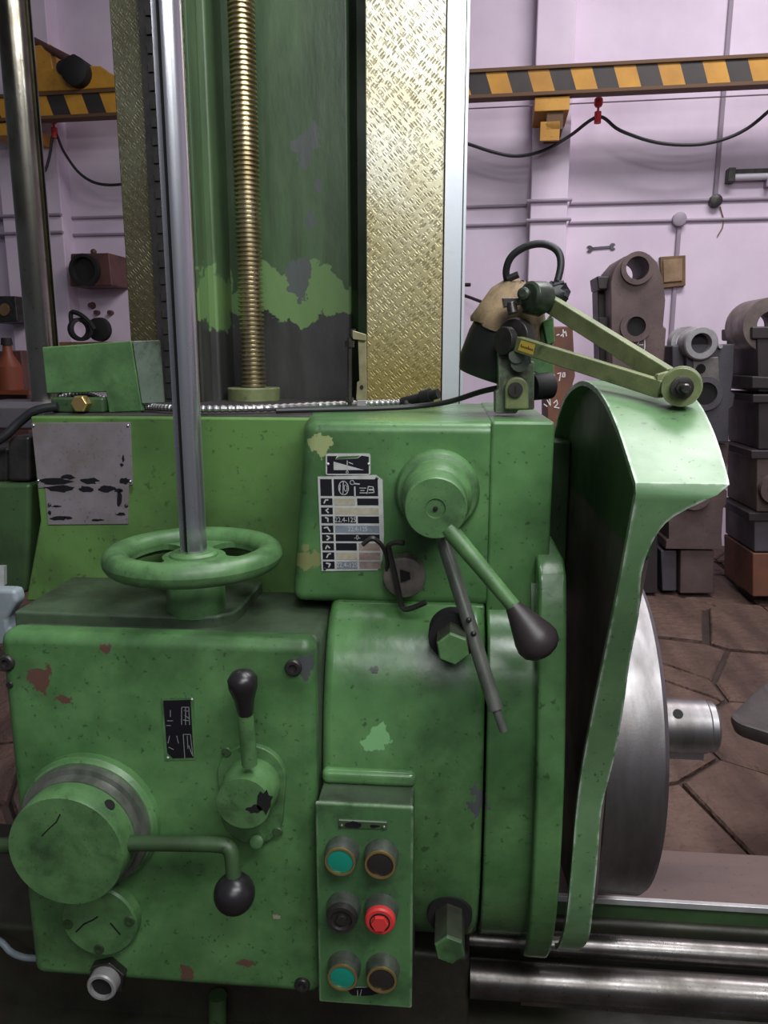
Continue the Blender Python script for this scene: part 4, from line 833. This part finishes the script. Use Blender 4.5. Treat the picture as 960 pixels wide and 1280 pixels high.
# trolley on the beam, far left
tr = thing('crane_trolley', (PY(85, 118, YBm).x, YBm+.1, zb1_+.02), 'yellow crane end carriage with a black motor on the runway beam', 'crane')
m = MB(); m.pxprism([(30, 84), (75, 86), (100, 90), (108, 82), (125, 82), (136, 90), (148, 96), (160, 118), (30, 118)], YBm-.02, YBm+.20); m.v = [Vector((v.x, v.y, max(v.z, zb1_+.0248))) for v in m.v]; m.build('carriage', M['yellow'], tr, bevel=.01)
m = MB(); m.pxprism([(30, 58), (62, 54), (66, 88), (30, 88)], YBm+.02, YBm+.22); m.build('gear_box', M['yellow'], tr, bevel=.01)
m = MB(); p = PY(92, 92, YBm-.1); p.z = max(p.z, zb1_+.128); m.lathe([(-.02, .06), (.0, .10), (.16, .10), (.18, .07)], p, (0, 1, 0), 20); m.lathe([(0, .05), (.12, .05)], PY(78, 84, YBm-.04), (0, 1, 0), 14); m.lathe([(0, .035), (.12, .035)], PY(92, 74, YBm-.04), (0, 1, 0), 10); m.build('motor', M['black_matt'], tr, smooth=30)
MB().tube([PY(20, 40, YBm+.1), PY(90, 76, YBm)], .03, 10).build('tie_rod', M['maroon'], tr)
# festoon cable and insulators
def festoon(pts, Y, lb, r=.012):
    m = MB(); m.tube(catmull([PY(px, py, Y) for px, py in pts], 6), r, 8); return tag(m.build('festoon_cable', M['rubber']), lb, 'cable')
Yf_ = 5.98
festoon([(470, 120), (520, 160), (582, 179), (620, 191), (648, 195), (680, 188), (712, 170), (748, 146), (775, 163), (820, 178), (868, 181), (905, 174), (935, 160), (962, 138)], Yf_, 'black power cable looping along the wall below the striped beam')
festoon([(50, 212), (56, 214), (62, 195), (68, 165), (80, 190), (100, 217), (125, 230), (160, 229), (200, 215)], Yf_, 'black cable loop hanging on the wall between guide column and scraped way', .011)
m = MB(); m.tube([PY(300, 146, Yf_+.06), PY(582, 136, Yf_+.06), PY(965, 118, Yf_+.06)], .005, 6); tag(m.build('catenary_wire', M['pvc']), 'thin straight wire under the crane beam', 'wire')
for (px, py, lb) in ((748, 139, 'red insulator clip below the beam above the castings'), (67, 160, 'red insulator clip on the dim wall beside the guide column')):
    m = MB(); p = PY(px, py-9, Yf_); m.lathe([(0, .02), (.015, .03), (.05, .03), (.06, .022)], p+Vector((0, 0, -.02)), (0, 0, 1), 14); m.lathe([(0, .024), (.075, .024)], p+Vector((0, 0, -.125)), (0, 0, 1), 12); m.cyl(p+Vector((0, 0, -.1)), p+Vector((0, 0, .22)), .008, n=8)
    m.cyl(p+Vector((0, -.01, .20)), Vector((p.x, WY, p.z+.20)), .01, n=8)
    tag(m.build('insulator', M['red'], smooth=30), lb, 'insulator')
# wall conduits
Yw = WY-.012
def pipe(name, pts, r, lb, mat='pvc', cat='conduit'):
    m = MB(); m.tube(pts, r, 8); return tag(m.build(name, M[mat]), lb, cat)
def hpipe(zpx, r, lb):
    z = PY(800, zpx, WY).z; pa, pb = PY(661, 260, WY-.17).x-.01, PY(712, 260, WY-.17).x+.01; qa, qb = PY(-10, 260, WY-.17).x, PY(74, 260, WY-.17).x+.01
    pipe('wall_conduit', [(-4.8, Yw, z), (qa, Yw, z), (qa, Yw-.165, z), (qb, Yw-.165, z), (qb, Yw, z), (pa, Yw, z), (pa, Yw-.165, z), (pb, Yw-.165, z), (pb, Yw, z), (5, Yw, z)], r, lb)
hpipe(253, .012, 'upper horizontal wall conduit stepping round the pillar'); hpipe(277, .012, 'lower horizontal wall conduit stepping round the pillar')
z0, z1 = PY(893, 252, WY).z, 6.1; xc = PY(893, 252, WY).x
pipe('wall_conduit', [(xc, Yw, z0), (xc, Yw, z1)], .018, 'vertical wall conduit rising behind the striped beam')
xc2 = PY(849, 275, WY).x; pipe('wall_conduit', [(xc2, Yw, PY(849, 275, WY).z), (xc2, Yw, PY(849, 440, WY).z)], .018, 'short vertical wall conduit dropping behind the brown board')
for px, py, r, lb in ((893, 252, .045, 'dark round junction box where the tall conduit meets the horizontal pipe'), (848, 275, .05, 'pale round junction box on the lower conduit')):
    m = MB(); m.lathe([(0, r), (.05, r), (.055, r*.8)], PY(px, py, WY-.002), (0, -1, 0), 18); tag(m.build('junction_box', M['pvc'] if px < 870 else M['iron'], smooth=30), lb, 'junction box')
pipe('loose_wire', [PY(900, 258, WY-.01), PY(905, 275, WY-.01), PY(903, 285, WY-.01), PY(897, 295, WY-.01)], .004, 'thin loose wire dangling on the wall below the dark junction box', 'wood', 'wire')
pipe('pillar_edge_pipe', [PY(663, 330, WY-.02), Vector((PY(663, 330, WY-.02).x, WY-.02, 6.1))], .016, 'thin dark pipe running up the pillar corner', 'cast_dark', 'pipe')
# spanner hanging on wall
m = MB(); Yg = WY-.012; m.pxprism([(740, 309), (763, 307), (763, 310), (740, 312)], Yg, WY+.002)
for cx, cy, s in ((737, 311, 1), (766, 308, -1)):
    a_ = [(cx+4.2*math.cos(math.radians(d)), cy+4.2*math.sin(math.radians(d))) for d in (range(-140+180*(s < 0), 141+180*(s < 0), 20))]; cx += 0
    m.pxprism(a_+[(cx-s*(-.5), cy)], Yg, WY+.002)
tag(m.build('spanner', M['cast_grey']), 'small open-ended spanner hung flat on the pink wall', 'spanner')
# brown board and tube light
bb = thing('wall_board', (PY(841, 360, WY).x, WY-.03, PY(841, 360, WY).z), 'small brown switch board on the wall behind the tallest casting', 'switch board')
m = MB(); m.pxprism([(825, 321), (857, 319), (857, 357), (828, 360)], WY-.05, WY+.001); m.build('board', M['wood'], bb, bevel=.004)
m = MB(); m.pxprism([(829, 325), (853, 323), (853, 351), (830, 353)], WY-.062, WY-.048); m.build('panel', surf('board_panel', lin(150, 122, 92), lin(120, 98, 72), 8, .6), bb, bevel=.003)
tl = thing('tube_light', (PY(940, 220, WY).x, WY-.05, PY(940, 222, WY).z), 'unlit fluorescent tube fitting on the bright wall', 'tube light')
pa, pb = PY(912, 222, WY-.05), PY(1010, 217, WY-.05); pb.z = pa.z
MB().tube([pa, pb], .024, 12).build('tube', plain('tube_glass', lin(200, 196, 204), .25), tl); MB().box(pa.x-.01, pb.x, WY-.03, WY+.001, pa.z+.02, pa.z+.06).build('batten', M['iron'], tl)
MB().box(pa.x-.02, pa.x+.03, WY-.09, WY+.001, pa.z-.035, pa.z+.06).build('lamp_holder', M['iron'], tl, bevel=.004); MB().box(PY(955, 225, WY).x, PY(962, 225, WY).x, WY-.07, WY, pa.z-.07, pa.z-.01).build('starter', M['pvc'], tl)
# rods behind the column edge
pipe('wall_hook', [PY(530, 356, WY), PY(560, 356, 6.1), PY(588, 356, 6.05)], .014, 'short dark bar sticking out beside the bright steel way', 'cast_dark', 'bar')
pipe('hanging_rod', [PY(520, 350, WY-.02), PY(588, 372, 6.1), PY(640, 392, 5.9)], .012, 'thin dark rod sloping down behind the lamp shade', 'cast_dark', 'rod')
# left wall things
sp = thing('wall_fan', (PY(115, 358, 6.2).x, 6.15, PY(115, 358, 6.2).z), 'square maroon fan housing on the dim pink wall', 'fan')
m = MB(); m.pxprism([(88, 317), (136, 316), (140, 357), (87, 358)], 6.0, WY-.0); m.build('housing', M['maroon'], sp, bevel=.01)
m = MB(); m.lathe([(0, .125), (.05, .125), (.05, .10), (.01, .09)], PY(108, 338, 6.0), (0, -1, 0), 28); m.build('grille_ring', M['black_matt'], sp, smooth=30); MB().sphere(PY(117, 315, 6.05), .025, n=10, m=6).build('lug', M['maroon'], sp)
for (px, py, rx, lb) in ((126, 412, 15, 'round black lid hung on the wall'), (97, 412, 14, 'black coil ring leaning beside the round lid')):
    m = MB(); k_ = SC(px, py, 5.9)
    if px > 100: m.lathe([(0, rx*k_), (.05, rx*k_*.95), (.06, rx*k_*.5)], PY(px, py, 5.95), (0, -1, 0), 28); nm = 'round_lid'
    else:
        m.lathe([(0, rx*k_*.7), (.03, rx*k_), (.09, rx*k_), (.10, rx*k_*.7), (0, rx*k_*.7)], PY(px, py, 5.8), (.75, -.65, 0), 28, cap=False); m.tube(catmull([PY(90, 408, 5.72), PY(89, 391, 5.72), PY(100, 393, 5.72), PY(112, 403, 5.72), PY(118, 412, 5.72)], 5), .018, 8); nm = 'cable_coil'
    o = m.build(nm, M['black_matt'], smooth=30); tag(o, lb, 'lid' if px > 100 else 'coil')
m = MB(); m.box(PY(80, 432, 5.9).x, PY(150, 432, 5.9).x, 5.7, WY, PY(110, 432, 5.9).z-.05, PY(110, 428, 5.9).z); tag(m.build('wall_shelf', M['wood']), 'low wooden shelf under the round black lid', 'shelf')
for i, (px, py) in enumerate(((116, 382), (123, 391), (140, 391))):
    m = MB(); m.lathe([(0, .03 if i == 0 else .02), (.05, .02)], PY(px, py, WY), (0, -1, 0), 10); tag(m.build('wall_peg', M['maroon']), ('larger dark peg under the maroon fan', 'small dark peg above the round lid', 'lone dark peg on the wall right of the round lid')[i], 'peg')
m = MB(); m.pxprism([(-10, 370), (19, 370), (22, 402), (-10, 404)], 5.9, 6.29); cb2 = m.build('fuse_box', M['iron'], bevel=.01); tag(cb2, 'dark fuse box on the wall left of the guide column', 'fuse box')
m = MB(); m.pxprism(ell(5, 387, 6, 8, 14), 5.885, 5.90); MB.build(m, 'dial', M['wood'], cb2)
m = MB(); m.pxprism([(-40, 440), (26, 438), (34, 500), (-40, 505)], 5.2, 5.6); m.pxprism([(-40, 500), (36, 500), (40, 745), (-40, 745)], 5.2, 5.7); tag(m.build('tool_cabinet', M['maroon'], bevel=.01), 'maroon tool cabinet behind the guide column', 'cabinet')
m = MB(); p = PY(14, 487, 5.10); m.lathe([(0, .09), (.16, .09), (.25, .035), (.31, .03)], p, (0, 0, 1), 16); m.lathe([(.31, .04), (.36, .035)], p, (0, 0, 1), 12, 1); m.box(p.x-.3, p.x+.2, 5.0, 5.199, p.z-.03, p.z)
tag(m.build('oil_bottle', [M['orange'], M['black_matt']], smooth=30), 'orange oil bottle with black cap on a ledge by the maroon cabinet', 'bottle')
turn_with_wall(set(bpy.data.objects)-_n0); set_frame(YAW)
# ------------------------------------------------------------------ stacked castings
YS = 4.76
def casting(name, poly, holes, Y0, dep, mat, lb, bosses=(), group='castings stacked by the wall', extra=None):
    pts = [PY(*p, Y0) for p in poly]; cx = sum(p.x for p in pts)/len(pts)
    t = thing(name, (cx, Y0+dep/2, min(p.z for p in pts)), lb, 'casting', group)
    m = MB(); m.pxprism(poly, Y0, Y0+dep, 0, holes); bd = m.build('body', M[mat], t, bevel=.008)
    for (px, py, ro, ri, pr, mt) in bosses:
        k = SC(px, py, Y0); c = PY(px, py, Y0); m = MB(); m.lathe([(.02, ri*k), (-pr, ri*k), (-pr, ro*k*.96), (-pr+.01, ro*k), (.01, ro*k), (.01, ri*k)], c, (0, 1, 0), 28, cap=False)
        m.build('boss', M[mt], t, smooth=30)
        m = MB(); m.lathe([(-.006, ri*k), (.01, ri*k*.98)], c, (0, 1, 0), 24); m.build('bore_shade', M['hole'], t, smooth=30)  # dark disc on the solid body, painted shade of a hole
    return t
ft = lambda px: PZ(px, 742, .02).z
base = lambda px, Y: None
FY = 742
A1 = casting('link_casting', [(765, 476), (763, 352), (768, 335), (780, 321), (797, 315), (812, 318), (822, 328), (829, 350), (832, 375), (829, 408), (833, 410), (829, 470)], [ell(797, 335, 14, 14.5, 20)], YS, .42, 'cast_brown', 'tallest brown casting with rounded top and through hole near the brown board')
for (px, py, ro, ri) in ((797, 335, 20, 14.2),):
    k = SC(px, py, YS); m = MB(); m.ring(ro*k, ri*k, .03, PY(px, py, YS-.02), (0, 1, 0), 28); m.build('boss', M['cast_brown'], A1, smooth=30)
k = SC(795, 408, YS); m = MB(); m.ring(19*k, 12*k, .03, PY(795, 408, YS-.02), (0, 1, 0), 28); m.build('boss', M['cast_brown'], A1, smooth=30)
m = MB(); m.lathe([(0, 11.5*k), (.01, 11*k)], PY(796, 408, YS-.004), (0, 1, 0), 24); m.build('bore_shade', M['hole'], A1)
m = MB(); m.pxprism([(746, 345), (764, 345), (764, 362), (748, 362)], YS+.1, YS+.35); m.pxprism([(748, 396), (764, 396), (764, 412), (748, 412)], YS+.1, YS+.35); m.pxprism([(747, 362), (764, 362), (764, 474), (750, 474)], YS+.2, YS+.40); m.build('side_lug', M['cast_dark'], A1, bevel=.01)
Yc_ = YS-.0015
for q in ([(797, 430), (802, 423), (806, 424), (806, 436), (803, 440)], [(799, 431), (804, 431)], [(788, 424), (780, 419)], [(778, 416), (776, 410)]): m = MB(); stroke(m, q, 1.1, Yc_); m.build('chalk_mark', M['chalk'], A1, smooth=0)
casting('link_casting', [(764, 478), (826, 478), (826, 600), (766, 602)], [], YS, .42, 'cast_brown', 'brown casting under the tallest rounded one, mostly behind the green hood')
casting('link_casting', [(762, 603), (822, 601), (822, FY), (764, FY)], [], YS, .42, 'cast_dark', 'dark bottom casting of the stack behind the green hood')
B1 = casting('bracket_casting', [(857, 430), (919, 430), (917, 470), (914, 490), (919, 493), (917, 508), (912, 512), (911, 553), (862, 553)], [], YS, .36, 'cast_grey', 'grey casting with two bright machined rings on top', [(881, 492, 22, 14, .02, 'cast_grey')])
m = MB(); m.pxprism([(840, 432), (858, 430), (862, 553), (842, 553)], YS+.06, YS+.36); m.build('side_wall', M['cast_grey'], B1, bevel=.01)
k = SC(877, 429, YS); m = MB(); m.lathe([(0, 12.5*k), (0, 19*k), (.01, 20.5*k), (.16, 20.5*k), (.16, 12.5*k), (.0, 12.5*k)], PY(877, 429, YS-.06), (0, 1, 0), 32, cap=False); m.build('machined_ring', M['cast_bright'], B1, smooth=30)
m = MB(); m.lathe([(0, 14*k), (0, 20*k), (.10, 20*k), (.10, 14*k), (0, 14*k)], PY(859, 428, YS+.14), (0, 1, 0), 32, cap=False); m.build('machined_ring', M['cast_bright'], B1, smooth=30)
m = MB(); m.lathe([(0, 13*k), (.02, 13*k)], PY(877, 430, YS+.02), (0, 1, 0), 24); m.build('core', M['cast_dark'], B1)
m = MB(); m.pxprism([(866, 448), (898, 446), (900, 478), (868, 474)], YS-.012, YS+.01); m.build('machined_pad', surf('half_machined', lin(150, 144, 140), lin(112, 106, 104), 14, .4, .1, .5), B1, bevel=.004)
m = MB(); m.lathe([(0, 6*k), (.01, 5.5*k)], PY(876, 461, YS-.016), (0, 1, 0), 18); m.build('bore_shade', M['hole'], B1); m = MB(); m.lathe([(0, 2.5*k), (.04, 2.5*k)], PY(901, 433, YS-.03), (0, 1, 0), 12); m.build('peg', M['cast_bright'], B1)
casting('bracket_casting', [(850, 555), (912, 555), (908, 595), (846, 595)], [], YS+.05, .34, 'cast_brown', 'thin brown casting between the grey ringed one and the boss block')
B3 = casting('boss_block', [(836, 603), (905, 598), (905, 610), (909, 614), (908, 630), (904, 636), (902, 670), (903, 687), (832, 686), (833, 676), (836, 674)], [ell(869, 618, 12.5, 13.5, 20)], YS-.02, .36, 'cast_brown', 'brown block with round boss hole under the overhang of the hood')
k = SC(869, 618, YS); m = MB(); m.ring(20*k, 12.8*k, .04, PY(869, 618, YS-.05), (0, 1, 0), 28); m.build('boss', M['cast_brown'], B3, smooth=30); m = MB(); m.box(PY(858, 618, YS+.2).x, PY(880, 618, YS+.2).x, YS+.2, YS+.22, PY(869, 632, YS+.2).z, PY(869, 607, YS+.2).z); m.build('bore_shade', M['hole'], B3)
casting('foot_casting', [(826, 688), (846, 688), (846, FY-3), (828, FY-3)], [], YS+.03, .3, 'cast_grey', 'narrow grey foot block on the floor next to the brown foot block')
casting('foot_casting', [(851, 688), (893, 688), (892, FY), (850, FY)], [], YS, .34, 'cast_brown', 'brown foot block on the floor under the boss block')
YC2 = 4.60
C1 = casting('yoke_casting', [(946, 412), (1050, 412), (1050, 490), (948, 490)], [], YC2, .5, 'cast_dark', 'dark yoke casting crowned by a pale half ring, topmost at the stack edge')
k = SC(965, 405, YC2); m = MB(); m.lathe([(0, 17*k), (0, 34*k), (.30, 34*k), (.30, 17*k), (0, 17*k)], PY(964, 406, YC2+.02), (0, 1, 0), 36, cap=False); m.build('half_ring', surf('pale_cast_ring', lin(140, 128, 122), lin(104, 92, 88), 6, .45, .1, .4), C1, smooth=30)
m = MB(); m.pxprism([(940, 408), (1050, 408), (1050, 424), (940, 424)], YC2-.01, YC2+.5); m.pxprism([(940, 470), (1050, 476), (1050, 489), (940, 486)], YC2-.02, YC2+.5); m.build('rib', M['cast_dark'], C1, bevel=.01)
for (y0, y1, xL, mt, lb) in ((492, 562, 948, 'cast_dark', 'dark casting directly below the yoke with the pale half ring'), (562, 640, 946, 'cast_brown', 'mid casting of the dark stack with a ribbed side'), (640, 690, 943, 'cast_grey', 'greyish casting of the dark stack resting on the rusty block'), (691, 746, 941, 'cast_rust', 'rusty orange block at the bottom of the dark stack')):
    c_ = casting('yoke_casting', [(xL, y0+.4), (1050, y0+.4), (1050, y1), (xL, y1)], [], YC2, .5, mt, lb)
    if y1 < 700:
        m = MB(); m.pxprism([(xL-7, y0+1), (1050, y0+1), (1050, y0+12), (xL-7, y0+12)], YC2-.015, YC2+.5); m.build('rib', M['cast_dark'], c_, bevel=.008)
    if y0 == 562:
        k = SC(968, 620, YC2); m = MB(); m.ring(18*k, 10*k, .05, PY(970, 612, YC2-.05), (0, 1, 0), 24); m.build('boss', M['cast_brown'], c_, smooth=30)
# chalk-marked casting seen behind the lamp
D1 = casting('chalked_casting', [(684, 408), (716, 408), (719, 470), (716, 480), (716, FY), (684, FY)], [], YS-.1, .3, 'cast_rust', 'tall rusty casting with white chalk figures behind the work lamp'); D1['group'] = 'chalk-marked casting'
Yc_ = YS-.1015
for q in ([(701, 420), (707, 414), (708, 420)], [(704, 412), (704, 421)], [(696, 419), (699, 418)], [(697, 467), (701, 466), (699, 476)], [(704, 466), (703, 471), (706, 471), (706, 466), (704, 466)],
          [(690, 480), (694, 478), (694, 484), (690, 486)], [(688, 487), (694, 490)], [(686, 492), (693, 492)], [(687, 497), (688, 507), (684, 500)], [(692, 504), (696, 500), (697, 505), (693, 509), (699, 510)], [(680, 505), (684, 508)], [(690, 460), (693, 470), (688, 478)]): m = MB(); stroke(m, q, 1.3, Yc_); m.build('chalk_mark', M['chalk'], D1, smooth=0)
# ------------------------------------------------------------------ stool seat at the picture edge
zs = .47; a_ = PZ(919, 873, zs); an = math.radians(-38)
cx, cy = a_.x+.170, a_.y-.105
st = thing('workshop_stool', (cx, cy, 0), 'dark grey moulded stool seat beside the machine bed', 'stool')
ol = [(cx+u_*math.cos(an)-v_*math.sin(an), cy+u_*math.sin(an)+v_*math.cos(an)) for u_, v_ in rrect(-.17, -.19, .17, .19, .06, 6)]
m = MB(); n_ = len(ol)
lay = [(-.040, .95), (-.014, 1.0), (.0, .99), (.002, .95), (-.012, .86), (-.018, .5), (-.018, .05)]
vs = [Vector((cx+(x_-cx)*s_, cy+(y_-cy)*s_, zs+dz)) for dz, s_ in lay for x_, y_ in ol]; fs = [tuple(range(n_)), tuple(range((len(lay)-1)*n_, len(lay)*n_))]
for i in range(len(lay)-1):
    for j in range(n_): j2 = (j+1) % n_; fs.append((i*n_+j, i*n_+j2, (i+1)*n_+j2, (i+1)*n_+j))
m.add(vs, fs); m.build('seat', surf('grey_plastic', lin(72, 66, 64), lin(58, 52, 50), 20, .5, .08, 0, .1, 80), st, smooth=50)
MB().lathe([(.015, .035), (.04, .034), (.05, .03), (zs-.03, .028)], (cx, cy, 0), (0, 0, 1), 28).build('pedestal', M['iron'], st, smooth=30)
